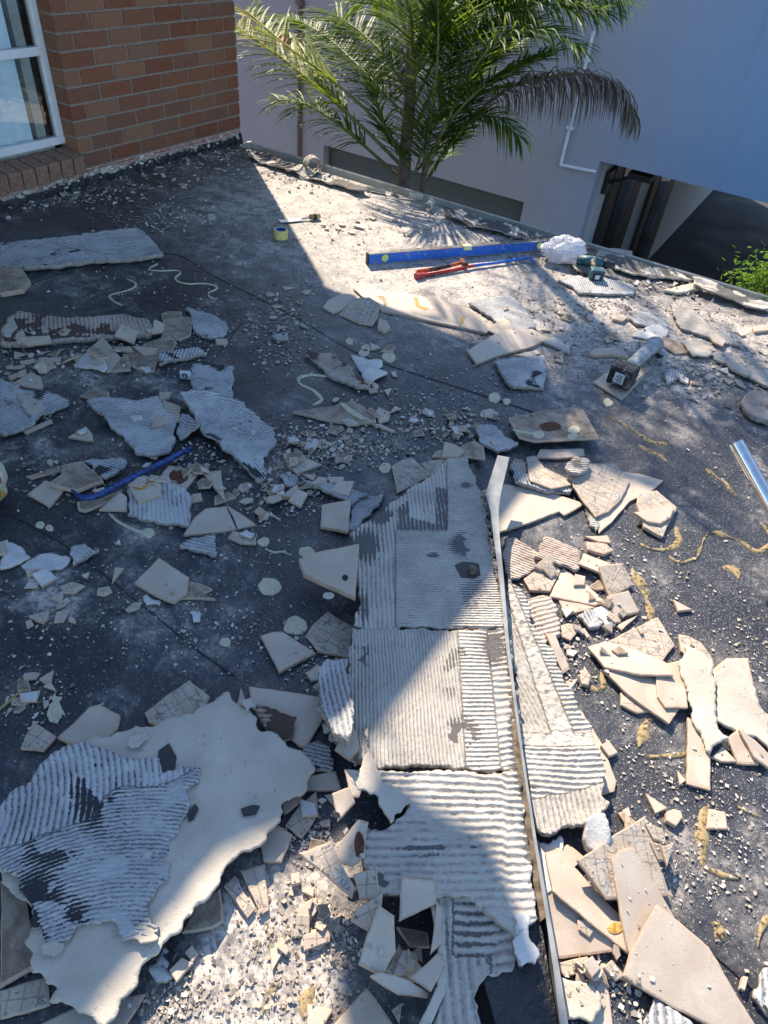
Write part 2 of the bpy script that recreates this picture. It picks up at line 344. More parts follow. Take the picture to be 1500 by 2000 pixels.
def piece(line):
    """ kind | label | outline | options """
    global _k; _k += 1
    f = [q.strip() for q in line.split('|')]; kind, lab, P0 = f[0], f[1], pts(f[2])
    op = dict(q.split('=') for q in f[3].split()) if len(f) > 3 and f[3] else {}
    th = float(op.get('t', dict(T=.009, B=.009, D=.009, W=.006, P=.007).get(kind, .011)))
    z0 = float(op.get('z', 0)); pl = np.array([0, 0, z0])
    G = lambda pl_: np.array([onplane(x, y, (pl_[0], pl_[1], pl_[2]+th)) for x, y in P0])
    P = G(pl)
    if area(P) < 0: P0.reverse(); P = G(pl)
    if 'z' not in op:
        for it in range(2): pl = rest(P); P = G(pl)
        pl = rest(P)
        if 'up' in op: pl = pl+[0, 0, float(op['up'])]
    far = np.linalg.norm(P.mean(0)); nm, cat = CAT[kind]
    if kind in 'TBD':
        O = outline(P, .016, .0018 if kind == 'T' else .0025, _k*3.1); ob = prism(nm, O, pl, th, M[kind], M['edge'])
    else:
        cell = .0045 if far < 1.3 else .006 if far < 2.2 else .009
        O = outline(P, .012, float(op.get('j', .0045)), _k*3.1); c = P.mean(0); ph = None
        if kind in 'RSN':
            pitch = float(op.get('p', .012))
            if 'c' in op: cx, cy = op['c'].split(','); ph = arcph(onplane(float(cx), float(cy), pl), pitch)
            else:
                dx, dy = [float(v) for v in op.get('r', '1,0').split(',')]; mx, my = np.mean(P0, 0)
                d = onplane(mx+dx*10, my+dy*10, pl)-onplane(mx-dx*10, my-dy*10, pl); ph = linph(c, d, pitch)
        ob = sheet(nm, O, pl, th, M[kind], M['core'] if kind in 'RSN' else M['P'], cell, ph, noisebare(float(op.get('b', .35)), 14, _k) if ph else None,
            disp=float(op.get('d', .0028)) if ph else .0, warp=float(op.get('w', .006 if kind in 'RSN' else .003)), o=_k*1.3, lift=float(op.get('l', 0)))
    if ob is None: return None
    deposit(P, pl, th); tag(ob, lab, cat, GRP[kind])
    if 'id' in op: PIECE[op['id']] = (ob, pl, th)
    return ob
# ================================================================== STRUCTURE
def m_brick():
    g = NG('brick'); v = g.attr('rv'); n = g.noise(38, 5, .65); f = g.noise(190, 3)
    q = g.n('ShaderNodeValToRGB'); g.l(v, q.inputs[0]); e = q.color_ramp.elements; e[0].color = (.19, .062, .033, 1); e[0].position = 0.
    for p, c in ((.3, (.235, .088, .045)), (.55, (.18, .085, .058)), (.8, (.27, .135, .075))): e.new(p).color = c+(1,)
    e[-1].color = (.21, .115, .08, 1)
    a = g.mix(g.math('MULTIPLY', g.ramp(n, .35, .75), .55), q.outputs[0], (.22, .13, .085)); a = g.mix(g.math('MULTIPLY', g.ramp(g.noise(60, 4, .7), .63, .68), .7), a, (.06, .05, .05))
    cr = g.ramp(g.vor(26, 'DISTANCE_TO_EDGE', vec=g.noise(9, 3, out=1)), .0, .01)
    return g.fin(a, .85, [(n, .006), (f, .002)], .2)
M['brick'] = m_brick(); M['joint'] = simple('brick_mortar', (.25, .205, .17), .95, var=.2, bump=.002, scale=80, spec=.1)
M['sill'] = simple('sill_brick', (.25, .15, .105), .9, var=.25, bump=.003, scale=45, spec=.15)
M['whitealu'] = simple('white_aluminium', (.66, .68, .70), .4, var=.05, scale=20)
M['bitumen'] = simple('bitumen', (.018, .018, .02), .45, var=.4, bump=.006, scale=70)
M['plaster_base'] = simple('flaking_render', (.42, .29, .24), .95, var=.35, bump=.006, scale=55, spec=.1)
M['redpaint'] = simple('red_paint', (.32, .035, .045), .8, var=.4, scale=40)
M['gutter'] = simple('gutter_metal', (.34, .33, .29), .45, var=.12, scale=8, bump=.0005)
M['concrete'] = simple('driveway_concrete', (.026, .026, .029), .9, var=.25, scale=1.5, bump=.004)
M['dark'] = simple('dark_panel', (.014, .014, .015), .5, var=.2, scale=3)
M['roller'] = simple('door_panel', (.10, .10, .092), .7, var=.08, scale=2)
M['roofing'] = simple('roof_sheet', (.3, .3, .3), .6)
# deck ------------------------------------------------------------
nx, ny = 350, 290
gx = np.linspace(-3.86, 3.2, nx); gy = np.linspace(-1.6, 4.225, ny); X, Y = np.meshgrid(gx, gy, indexing='ij')
Zd = .006*(fbm(X, Y, 1.6, 2, 4)-.9)
dust = .04*np.ones_like(X); grain = np.zeros_like(X)  # dust; upper blobs also stand in for sky reflection and sunlit brightness
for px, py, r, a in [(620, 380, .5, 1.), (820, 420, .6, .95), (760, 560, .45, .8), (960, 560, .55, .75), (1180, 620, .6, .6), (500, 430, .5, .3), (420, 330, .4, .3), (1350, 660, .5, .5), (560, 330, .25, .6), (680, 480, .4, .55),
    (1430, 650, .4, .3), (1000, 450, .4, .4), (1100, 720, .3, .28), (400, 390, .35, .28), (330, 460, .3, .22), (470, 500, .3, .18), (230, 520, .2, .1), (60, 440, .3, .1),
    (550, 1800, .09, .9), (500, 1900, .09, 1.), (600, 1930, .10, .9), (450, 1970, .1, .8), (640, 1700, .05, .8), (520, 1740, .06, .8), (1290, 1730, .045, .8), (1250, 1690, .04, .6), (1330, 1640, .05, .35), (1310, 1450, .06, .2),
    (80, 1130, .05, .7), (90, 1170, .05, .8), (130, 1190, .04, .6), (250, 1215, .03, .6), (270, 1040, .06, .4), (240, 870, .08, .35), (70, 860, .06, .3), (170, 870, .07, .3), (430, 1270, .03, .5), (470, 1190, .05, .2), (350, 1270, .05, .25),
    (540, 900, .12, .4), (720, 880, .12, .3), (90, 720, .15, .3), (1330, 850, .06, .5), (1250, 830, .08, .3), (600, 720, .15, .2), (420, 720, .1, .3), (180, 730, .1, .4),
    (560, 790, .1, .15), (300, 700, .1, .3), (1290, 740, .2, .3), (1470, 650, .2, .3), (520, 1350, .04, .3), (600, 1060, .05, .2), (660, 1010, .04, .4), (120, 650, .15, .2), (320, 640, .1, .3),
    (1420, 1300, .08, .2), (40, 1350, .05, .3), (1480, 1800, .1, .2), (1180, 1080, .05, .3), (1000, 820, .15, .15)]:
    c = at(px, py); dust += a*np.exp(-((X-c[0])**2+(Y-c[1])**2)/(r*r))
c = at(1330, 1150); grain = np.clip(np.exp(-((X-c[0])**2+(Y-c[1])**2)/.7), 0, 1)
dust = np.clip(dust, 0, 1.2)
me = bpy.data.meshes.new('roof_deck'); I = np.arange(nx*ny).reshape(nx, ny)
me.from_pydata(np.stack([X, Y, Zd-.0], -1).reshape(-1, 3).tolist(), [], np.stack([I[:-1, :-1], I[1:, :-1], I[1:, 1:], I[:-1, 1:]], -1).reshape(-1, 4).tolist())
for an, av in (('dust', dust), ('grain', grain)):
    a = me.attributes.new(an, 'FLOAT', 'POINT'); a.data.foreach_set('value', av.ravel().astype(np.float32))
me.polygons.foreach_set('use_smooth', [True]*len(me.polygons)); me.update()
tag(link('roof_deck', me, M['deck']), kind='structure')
b = MB(); b.box((-3.84, -1.6, -.25), (3.2, 4.215, -.03)); tag(b.build('deck_slab', M['bitumen']), kind='structure')
b = MB(); b.add([(-120, -60, -2.8), (120, -60, -2.8), (120, 140, -2.8), (-120, 140, -2.8)], [(0, 1, 2, 3)]); tag(b.build('ground', M['concrete']), kind='structure')
# membrane lap joints
def strip(name, line, wd, mat, z=.002, h=.002, jag=.0, parent=None, closed=False):
    P = [at(*q) for q in line]; Q = []
    for i in range(len(P)-1):
        p0, p1, p2, p3 = P[max(i-1, 0)], P[i], P[i+1], P[min(i+2, len(P)-1)]; k = max(2, int(np.linalg.norm(p2-p1)/.012))
        for j in range(k):
            t = j/k; Q.append(.5*((2*p1)+(-p0+p2)*t+(2*p0-5*p1+4*p2-p3)*t*t+(-p0+3*p1-3*p2+p3)*t**3))
    Q.append(P[-1]); Q = np.array(Q); T = np.gradient(Q, axis=0); T /= np.linalg.norm(T, axis=1)[:, None]+1e-9; N = np.stack([-T[:, 1], T[:, 0]], 1)
    b = MB(); vs = []; n = len(Q); o = rng.random()*50
    for i in range(n):
        e = min(1, i/3+.3, (n-1-i)/3+.3); wl = wd*.5*e*(1+jag*(vn(i*.35, 0, 1, o)-.5)*2); wr = wd*.5*e*(1+jag*(vn(i*.35, 9, 1, o)-.5)*2)
        a, c_ = Q[i]+N[i]*wl, Q[i]-N[i]*wr
        vs += [(a[0], a[1], z-.003), (a[0]*.8+c_[0]*.2, a[1]*.8+c_[1]*.2, z+h), (a[0]*.2+c_[0]*.8, a[1]*.2+c_[1]*.8, z+h), (c_[0], c_[1], z-.003)]
    fs = [(4*i+k, 4*i+k+1, 4*i+5+k, 4*i+4+k) for i in range(n-1) for k in range(3)]
    b.add(vs, fs); o = b.build(name, mat, parent, smooth=True); return o
for ln in ([(0, 575), (170, 520), (330, 495), (420, 540), (560, 610), (700, 690), (860, 745), (1000, 790), (1160, 850)], [(30, 1010), (120, 1060), (250, 1160), (380, 1265), (460, 1320)],
    [(480, 620), (300, 860)], [(1330, 1800), (1400, 1870), (1500, 1960)]):
    tag(strip('membrane_seam', ln, .0045, M['bitumen'], 0, .0008, 1.2), kind='structure')
# house -----------------------------------------------------------
WX = -3.85; YE = 4.33; YJ = 2.885
house = empty('brick_house', (WX-.3, 3.6, 0), 'brown brick house wall with white framed window beside the stripped deck', 'house')
def hb(name, b, mat, parent=house, **k):
    o = b.build(name, mat, parent, **k)
    if parent is house: o.matrix_parent_inverse = house.matrix_world.inverted() if False else Matrix.Translation(-house.location)
    return o
b = MB()
b.box((WX-.3, YJ+.006, -2.8), (WX-.008, YE-.006, 2.1), mi=1)                     # mortar body
b.box((WX-.3, -6, -2.8), (WX-.006, YJ, .10), mi=2); b.box((WX-.3, -6, .1), (WX-.13, 1.36, 2.1), mi=1)
b.box((WX-.006, YJ+.01, .0), (WX-.001, YE-.01, .088), mi=2)
z = .088; k = 0
while z < 2.05:
    y = YE; first = True
    while y > YJ+.02:
        L = .23 if not (first and k % 2) else .11
        y0 = max(YJ, y-L)
        if y0-YJ < .05: y0 = YJ
        j = rng.random(4)*.003
        b.box((WX-.115, y0, z+.006+j[0]*.3), (WX-.003+j[1], y, z+.0795-j[2]*.3), c=rng.random()); y = y0-.014; first = False
    z += .0862; k += 1
wall = hb('wall', b, [M['brick'], M['joint'], M['plaster_base']])
bv = wall.modifiers.new('b', 'BEVEL'); bv.width = .004; bv.segments = 2
b = MB(); y = YJ-.002
while y > 1.3:
    j = rng.random()*.004; Mx = Matrix.Translation((WX-.12, y-.038, .195+j))@Matrix.Rotation(math.radians(7), 4, 'Y')
    b.box((0, -.038, -.10), (.165, .038, 0), c=rng.random(), M=Mx); y -= .087
b.box((WX-.11, 1.3, .08), (WX+.022, YJ-.003, .17), mi=1)
s_ = hb('sill', b, [M['sill'], M['joint']]); bv = s_.modifiers.new('b', 'BEVEL'); bv.width = .005; bv.segments = 2
FX = -3.97
win = MB(); y0, y1 = 1.36, YJ; z0, z1 = .215, 2.1
for a, c_ in (((FX-.03, y0, z0), (FX+.012, y1, z0+.042)), ((FX-.03, y1-.045, z0+.0425), (FX+.010, y1-.0005, z1)), ((FX-.03, y0, z0+.0425), (FX+.010, y0+.045, z1)), ((FX-.028, y0+.0455, .665), (FX+.014, y1-.0455, .708))): win.box(a, c_)
wf = hb('window', win, M['whitealu'], bevel=.003)
g = NG('window_glass'); tr = g.n('ShaderNodeBsdfTransparent'); gl = g.n('ShaderNodeBsdfGlossy'); gl.inputs['Roughness'].default_value = .02; mx = g.n('ShaderNodeMixShader')
fr = g.n('ShaderNodeFresnel'); fr.inputs[0].default_value = 1.5; g.l(g.math('MULTIPLY_ADD', fr.outputs[0], 1.3, .10, True), mx.inputs[0]); g.l(tr.outputs[0], mx.inputs[1]); g.l(gl.outputs[0], mx.inputs[2]); g.l(mx.outputs[0], g.out.inputs[0])
tr.inputs[0].default_value = (.93, .98, 1, 1); M['glass'] = g.m
for xq, za, zb in ((FX-.008, z0+.042, .665), (FX-.014, .708, z1)):
    b = MB(); b.add([(xq, y0+.045, za), (xq, y1-.045, za), (xq, y1-.045, zb), (xq, y0+.045, zb)], [(0, 1, 2, 3)]); b.build('pane', M['glass'], wf)
M['blind'] = simple('pale_curtain', (.78, .90, .95), .9, var=.06, scale=5)
M['inframe'] = simple('inner_frame', (.46, .48, .42), .8, var=.1)
b = MB(); vs = []; 
for i in range(60):
    yy = 1.4+1.3*i/59; xx = FX-.045+.012*math.sin(i*1.1)+.006*math.sin(i*2.7); vs += [(xx, yy, .25), (xx, yy, 2.0)]
b.add(vs, [(2*i, 2*i+2, 2*i+3, 2*i+1) for i in range(59)]); b.build('curtain', M['blind'], wf, smooth=True)
b = MB(); b.box((FX-.10, 2.74, .255), (FX-.04, 2.80, 2.0)); b.box((FX-.40, 1.36, .1), (FX-.035, 2.838, .25)); b.build('inner_frame', M['inframe'], wf)
b = MB(); b.box((FX-.45, 1.3, .1), (FX-.42, 2.9, 2.1)); b.box((FX-.42, 2.86, .1), (FX-.035, 2.88, 2.1)); b.build('room_lining', M['dark'], wf)
b = MB(); rp = [(-6.5, -8), (-2.67, -8), (-2.67, 2.15), (-2.50, 2.5), (-2.49, 3.15), (-2.68, 3.5), (-2.68, YE), (-6.5, YE)]; nr = len(rp)  # bulge in the unseen roof edge is added to bend its shadow
b.add([(x, y, 2.1) for x, y in rp]+[(x, y, 2.44) for x, y in rp], [tuple(range(nr-1, -1, -1)), tuple(range(nr, 2*nr))]+[(k, (k+1) % nr, nr+(k+1) % nr, nr+k) for k in range(nr)]); hb('roof', b, M['roofing'])
# unseen box on legs, added over the roof to shade the lowest ridged board
tk = MB(); ax = Vector((.774, -.633, 0)); cx = .33*.633-4.05*.774; cy = .33*.774+4.05*.633
Mx = Matrix.Translation((cx, cy, 3.22))@Matrix.Rotation(math.atan2(-.633, .774)+.75, 4, 'Z'); tk.box((-.13, -.13, -.10), (.13, .13, .50), M=Mx)
for sx in (-.12, .12):
    for sy in (-.15, .15): tk.box((sx*.3-.003, sy*.3-.003, -.78), (sx*.3+.003, sy*.3+.003, -.10), M=Mx)
hb('roof_shade_box', tk, M['whitealu'])
# bitumen skirt and red chalk line along the foot of the wall
b = MB(); n = 260; vs = []
for i in range(n+1):
    y = -1.+(YE+1.)*i/n; h = .022+.045*fbm(y, 0, 9, 3, 3)+.02*(vn(y, 3, 60)-.5); vs += [(WX+.004+.02*vn(y, 1, 30), y, -.012), (WX+.006+.006*vn(y, 2, 40), y, h*.6), (WX+.0035, y, h)]
b.add(vs, [(3*i+k, 3*i+3+k, 3*i+4+k, 3*i+1+k) for i in range(n) for k in (0, 1)]); hb('flashing', b, M['bitumen'])
b = MB()
vs = []
for i in range(160):
    y = 1.9+2.42*i/159; zz = .081-.012*(y-2.3)/2; h = .0035*float(vn(y, 0, 40)); vs += [(WX+.0012, y, zz-h), (WX+.0012, y, zz+.001+h)]
b.add(vs, [(2*i, 2*i+2, 2*i+3, 2*i+1) for i in range(159)])
hb('paint_line', b, M['redpaint'])
b = MB(); vs0 = []
for i in range(230):
    y = 1.9+2.4*rng.random(); zz = .02+.055*rng.random(); s = .004+.014*rng.random()**2
    vs = [(WX+.001+s*.5*rng.random(), y+s*math.cos(a)*(1+rng.random()), zz+s*.7*math.sin(a)*(.5+rng.random())) for a in np.linspace(0, 6.283, 7)[:6]]+[(WX+s*.5+.007, y, zz)]
    b.add(vs, [(k, (k+1) % 6, 6) for k in range(6)], c=.5+.5*rng.random())
hb('plaster_flakes', b, M['crumb'])['kind'] = 'stuff'
# gutter ----------------------------------------------------------
b = MB(); prof = [(4.205, -.004), (4.232, -.006), (4.236, -.05), (4.272, -.05), (4.278, .012), (4.276, .022), (4.284, .030), (4.294, .026), (4.296, .012), (4.292, .0), (4.292, -.13), (4.21, -.14)]
xs = [-3.72+.4*i for i in range(18)]; vs = [(x, p[0], p[1]) for x in xs for p in prof]; m_ = len(prof)
b.add(vs, [(i*m_+k, (i+1)*m_+k, (i+1)*m_+k+1, i*m_+k+1) for i in range(len(xs)-1) for k in range(m_-1)]); b.add(vs[:m_], [tuple(range(m_))])
b.box((-3.735, 4.2, -.02), (-3.721, 4.3, .032))
tag(b.build('gutter', M['gutter']), 'grey metal box gutter running along the far edge of the deck', 'gutter')
# neighbouring house ------------------------------------------------
g = NG('light_tinted_render'); sp = g.n('ShaderNodeSeparateXYZ'); g.l(g.obj(), sp.inputs[0]); n = g.noise(.8, 4); f = g.noise(60, 3)
t_ = g.ramp(g.math('ADD', sp.outputs[0], n), -2.9, .4)  # bounce and sky tint painted into the colour, mauve left to blue right
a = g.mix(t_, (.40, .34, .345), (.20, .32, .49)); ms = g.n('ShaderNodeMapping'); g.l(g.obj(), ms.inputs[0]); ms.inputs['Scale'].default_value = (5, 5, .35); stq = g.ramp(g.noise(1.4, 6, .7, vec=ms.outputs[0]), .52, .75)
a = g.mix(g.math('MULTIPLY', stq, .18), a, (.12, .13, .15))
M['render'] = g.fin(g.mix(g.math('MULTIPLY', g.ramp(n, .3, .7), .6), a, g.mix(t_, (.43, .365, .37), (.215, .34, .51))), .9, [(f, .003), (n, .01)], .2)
M['render2'] = simple('pale_render', (.45, .47, .50), .9, var=.06, scale=3)
nb = empty('neighbour_house', (0, 0, 0), 'rendered neighbouring house behind the palm, tinted mauve to blue by painted-in light, with a carport below', 'house')
b = MB(); W0, W1 = 7.5, 7.7
b.box((-9, W0, -.33), (7, W1, 2.5)); b.box((-9, W0, -.9), (-1.98, W1, -.33)); b.box((-9, W0, -2.8), (-5.35, W1, -.9)); b.box((-2.67, W0, -2.8), (-1.98, W1, -.9)); b.box((3.2, W0, -2.8), (7, W1, -.33))
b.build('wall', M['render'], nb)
for x0, x1 in ((-2.2, -1.98), (3.2, 3.4)): b = MB(); b.box((x0, W1+.002, -2.8), (x1, 18.0, -.34)); b.build('passage_wall', M['render2'], nb)
b = MB(); b.box((-9, W1+.001, -.3), (7, 18.0, -.1)); b.box((-9, W1+.001, 2.2), (7, 18.0, 2.4)); b.build('ceiling', M['render2'], nb)
b = MB(); b.box((-5.35, 7.62, -2.8), (-2.67, 7.66, -.9))
for i in range(14): b.box((-5.34, 7.614, -2.8+.135*i), (-2.68, 7.6195, -2.69+.135*i))
b.build('garage_door', M['roller'], nb)
for (a0, a1) in ((8.1, 9.55), (10.35, 11.9)):
    b = MB(); b.box((-1.978, a0, -2.8), (-1.93, a1, -.36)); d = b.build('door', M['dark'], nb)
    b = MB(); b.box((-1.929, a0+.35, -2.6), (-1.92, a1-.5, -.5)); b.build('pane', M['glass'], d)
b = MB(); b.tube([(-1.95, 7.95, -.62), (-1.80, 7.95, -.55), (-1.62, 7.95, -.45)], .018); b.box((-1.975, 7.85, -.72), (-1.93, 8.05, -.5)); b.box((-1.74, 7.80, -.5), (-1.5, 8.1, -.44))
tag(b.build('floodlight', M['dark']), 'small black floodlight on a bracket inside the carport opening', 'light')
b = MB(); p = [onY(1160, 60, W0-.02), onY(1095, 322, W0-.02), onY(1164, 336, W0-.02)]; b.tube(p[:2], .016, 8); b.tube(p[1:], .016, 8)
for t in (.2, .7): q = p[0]+(p[1]-p[0])*t; b.box(q-[.035, .012, .012], q+[.035, .02, .012])
tag(b.build('conduit', M['whitealu']), 'white L-shaped conduit pipe fixed to the blue wall', 'pipe')
b = MB(); b.tube([onY(586, -60, W0-.03), onY(584, 310, W0-.03)], .025, 8); q = onY(585, 5, W0-.03); b.box(q-[.05, .015, .02], q+[.05, .03, .02])
M['brownpipe'] = simple('brown_downpipe', (.16, .10, .08), .6); tag(b.build('downpipe', M['brownpipe']), 'thin brown downpipe on the mauve wall left of the palm', 'pipe')
# garden wall at the far right
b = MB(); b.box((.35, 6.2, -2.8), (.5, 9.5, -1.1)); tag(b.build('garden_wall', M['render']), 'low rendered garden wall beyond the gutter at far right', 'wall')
# palm --------------------------------------------------------------
def m_leaf(name, c1, c2, tip, tr=.5):
    g = NG(name); v = g.attr('rv'); n = g.noise(6, 3)
    a = g.mix(v, c1, c2); a = g.mix(g.ramp(n, .58, .7), a, tip)
    g.fin(a, .55, [], .22); tb = g.n('ShaderNodeBsdfTranslucent'); g.l(g.mix(.5, a, (.30, .42, .03)), tb.inputs[0]) if tr > .3 else g.l(a, tb.inputs[0])
    mx = g.n('ShaderNodeMixShader'); mx.inputs[0].default_value = tr*.75; g.l(g.p.outputs[0], mx.inputs[1]); g.l(tb.outputs[0], mx.inputs[2]); g.l(mx.outputs[0], g.out.inputs[0]); return g.m
M['leaf'] = m_leaf('palm_leaf', (.028, .075, .012), (.085, .17, .020), (.20, .20, .02)); M['leafy'] = m_leaf('yellow_green_leaf', (.13, .19, .015), (.26, .27, .02), (.40, .15, .015))  # leafy is a yellower leaf mix used on the left fronds
M['dead'] = m_leaf('dead_leaf', (.12, .10, .085), (.18, .155, .13), (.08, .07, .055), .15)
M['rachis'] = simple('palm_stem', (.16, .19, .06), .5, var=.3); M['drach'] = simple('dead_stem', (.18, .13, .09), .8); M['trunk'] = simple('palm_trunk', (.16, .12, .09), .9, var=.35, bump=.01, scale=25)
palm = empty('palm_tree', (-2.97, 5.3, -2.8), 'multi-stemmed palm with long feathery fronds between the deck and the neighbouring wall', 'palm tree')
PINV = Matrix.Translation(-palm.location)
def cat(P, n):
    P = [Vector(p) for p in P]; out = []
    for i in range(len(P)-1):
        p0, p1, p2, p3 = P[max(i-1, 0)], P[i], P[i+1], P[min(i+2, len(P)-1)]
        for j in range(n):
            t = j/n; out.append(.5*((2*p1)+(p2-p0)*t+(2*p0-5*p1+4*p2-p3)*t*t+(3*p1-p0-3*p2+p3)*t**3))
    out.append(P[-1]); return out
def frond(P, L=.42, mat='leaf', start=.25, dens=.013, droop=.5, wdt=.0072, rm='rachis', spread=1.0, fwd=.5):
    C_ = cat(P, 14); ln = [0]
    for i in range(1, len(C_)): ln.append(ln[-1]+(C_[i]-C_[i-1]).length)
    tot = ln[-1]; b = MB(); i = 0; s = start*tot; L *= 1.2 if mat != 'dead' else 1.; dens *= .95 if mat != 'dead' else .9; droop *= .55 if mat != 'dead' else 1
    while s < tot*.995:
        while i < len(C_)-2 and ln[i+1] < s: i += 1
        t = (s-ln[i])/max(1e-6, ln[i+1]-ln[i]); p = C_[i].lerp(C_[i+1], t); T = (C_[i+1]-C_[i]).normalized()
        u = s/tot; side = T.cross(Vector((0, 0, 1))); side = side.normalized() if side.length > .1 else Vector((1, 0, 0)); upv = side.cross(T)
        ll = L*(.55+.45*math.sin(math.pi*min(1, (u-start)/(1-start)*.9+.12)))*(.8+.4*random.random())
        for sg in (-1, 1):
            d = (side*sg*spread+T*(fwd+.35*u)+upv*(random.uniform(-.25, .45))).normalized(); q = [p]; dd = d.copy()
            for k in range(4):
                dd = (dd+Vector((0, 0, -droop*(.12+.22*k)*random.uniform(.6, 1.3)))).normalized(); q.append(q[-1]+dd*ll/4)
            wv = dd.cross(Vector((random.uniform(-.5, .5), random.uniform(-.5, .5), 1))).normalized(); ws = [.6, 1, .9, .6, .08]; vs = []
            for k in range(5): vs += [q[k]+wv*wdt*ws[k], q[k]-wv*wdt*ws[k]]
            b.add(vs, [(2*k, 2*k+1, 2*k+3, 2*k+2) for k in range(4)], c=random.random())
        s += dens*random.uniform(.6, 1.5)
    r = MB(); n = len(C_); r.tube(C_, [.014*(1-.8*k/n)+.002 for k in range(n)], 6)
    st = r.build('stem', M[rm], palm, smooth=True); st.matrix_parent_inverse = PINV
    lf = b.build('frond', M[mat], palm); lf.matrix_parent_inverse = PINV
Y_ = lambda L: [onY(x, y, d) for x, y, d in L]
b = MB(); b.tube([(-3.05, 5.4, -2.8), (-3.0, 5.33, -1.4), tuple(onY(787, 360, 5.3)), tuple(onY(800, 200, 5.3)), tuple(onY(806, 60, 5.3)), (-3.04, 5.3, 1.5), (-3.1, 5.3, 2.7)], [.075, .07, .055, .045, .04, .045, .05], 12)
b.tube([(-2.75, 5.5, -2.8), (-2.8, 5.2, -1.2), tuple(onY(828, 345, 5.15)), tuple(onY(838, 230, 5.1))], [.04, .035, .024, .018], 8)
t = b.build('trunk', M['trunk'], palm, smooth=True); t.matrix_parent_inverse = PINV
frond(Y_([(790, 330, 5.3), (720, 260, 5.2), (637, 185, 5.05), (560, 122, 4.95), (500, 77, 4.9), (462, 50, 4.9)]), .40, 'leafy', .35, .012, .5)
frond(Y_([(790, 300, 5.3), (720, 220, 5.1), (640, 150, 4.85), (560, 90, 4.75), (480, 20, 4.8)]), .36, 'leafy', .45, .014, .35)
frond(Y_([(795, 360, 5.35), (740, 310, 5.3), (670, 250, 5.2), (600, 205, 5.1), (540, 195, 5.0)]), .34, 'leaf', .35, .012, .7)
frond(Y_([(800, 240, 5.4), (740, 170, 5.6), (680, 110, 5.8), (620, 60, 5.9), (560, 40, 5.9)]), .45, 'leaf', .15, .009, .5)
frond(Y_([(805, 200, 5.4), (760, 120, 5.5), (700, 60, 5.6), (650, 30, 5.6)]), .45, 'leaf', .1, .009, .6)
frond(Y_([(805, 120, 5.2), (800, 20, 5.0), (760, -50, 4.8), (700, -60, 4.6)]), .48, 'leaf', .1, .009, .8)
frond(Y_([(828, 340, 5.15), (842, 230, 5.05), (855, 110, 4.95), (856, 0, 4.9), (850, -120, 4.85)]), .42, 'leaf', .1, .009, .35)
frond(Y_([(810, 250, 5.3), (860, 150, 5.25), (940, 60, 5.2), (1040, 10, 5.2), (1180, 20, 5.2)]), .42, 'leaf', .15, .008, .55)
frond(Y_([(810, 200, 5.4), (870, 80, 5.5), (960, -10, 5.5), (1090, -40, 5.5), (1210, -10, 5.5)]), .48, 'leaf', .15, .008, .75)
frond(Y_([(828, 330, 5.2), (870, 250, 5.1), (930, 180, 5.0), (1000, 140, 5.0), (1080, 100, 5.0)]), .36, 'leaf', .12, .009, .45)
frond(Y_([(835, 350, 5.2), (880, 280, 5.2), (930, 230, 5.2), (975, 230, 5.2), (1015, 270, 5.2)]), .32, 'leaf', .12, .011, .8)
frond(Y_([(810, 340, 5.5), (840, 260, 5.7), (900, 180, 5.9), (960, 120, 6.), (1010, 90, 6.)]), .42, 'leaf', .1, .01, .5)
frond(Y_([(800, 330, 5.3), (760, 260, 5.1), (735, 200, 5.0), (730, 130, 5.0)]), .34, 'leaf', .1, .011, .6)
frond(Y_([(815, 330, 5.3), (900, 250, 5.3), (990, 175, 5.3), (1080, 148, 5.3), (1160, 148, 5.3), (1215, 175, 5.3), (1240, 225, 5.3)]), .34, 'dead', .42, .0075, 3.2, .006, 'drach', .22, .2)
frond(Y_([(830, 340, 5.1), (890, 200, 5.0), (960, 90, 4.9), (1050, 60, 4.9), (1130, 90, 4.9)]), .34, 'leaf', .3, .012, .6)
for x, y in ((895, -10), (760, 10), (1000, -60), (930, 30)): frond(Y_([(808, 150, 5.3), ((808+x)/2, 30, 5.4), (x, y-60, 5.5), (x+(x-808)*.8, y, 5.6)]), .45, 'leaf', .1, .009, .7)
for k in range(7):       # the crown above the picture, which dapples the deck
    a = k*.785+.2; r = random.uniform(.7, .95); zt = 3.15+random.uniform(-.1, .2); cx, cy = -3.25, 5.3
    if math.cos(a) > .7 and math.sin(a) < .3: r *= .8
    frond([(cx, cy, 2.65), (cx+.3*r*math.cos(a), cy+.3*r*math.sin(a), zt), (cx+.7*r*math.cos(a), cy+.7*r*math.sin(a), zt+.15), (cx+r*math.cos(a), cy+r*math.sin(a), zt-.25)], .36, 'leaf', .12, .022, .6)
# shrub ---------------------------------------------------------------
b = MB(); sb = MB(); c0 = Vector((-.02, 4.46, .03))
for k in range(9):
    e = c0+Vector((random.uniform(-.2, .25), random.uniform(-.12, .1), random.uniform(-.1, .2))); sb.tube([(.15, 4.6, -.9), tuple(c0+Vector((.05, 0, -.25))), tuple(e)], [.012, .008, .003], 5)
for k in range(1500):
    p = c0+Vector((random.gauss(.0, .10), random.gauss(0, .07), random.gauss(-.02, .08))); d = Vector((random.gauss(0, 1), random.gauss(0, 1), random.gauss(.5, .6))).normalized(); sd = d.cross(Vector((random.random(), random.random(), 1))).normalized(); L = random.uniform(.025, .04); ww = L*.28
    b.add([p, p+d*L*.5+sd*ww, p+d*L, p+d*L*.5-sd*ww], [(0, 1, 2, 3)], c=random.random())
M['shrub'] = m_leaf('shrub_leaf', (.10, .22, .03), (.20, .34, .05), (.22, .36, .05))
sr = empty('shrub', (.15, 4.6, -2.8), 'bright green leafy shrub growing up past the gutter at the right', 'shrub'); IV = Matrix.Translation(-sr.location)
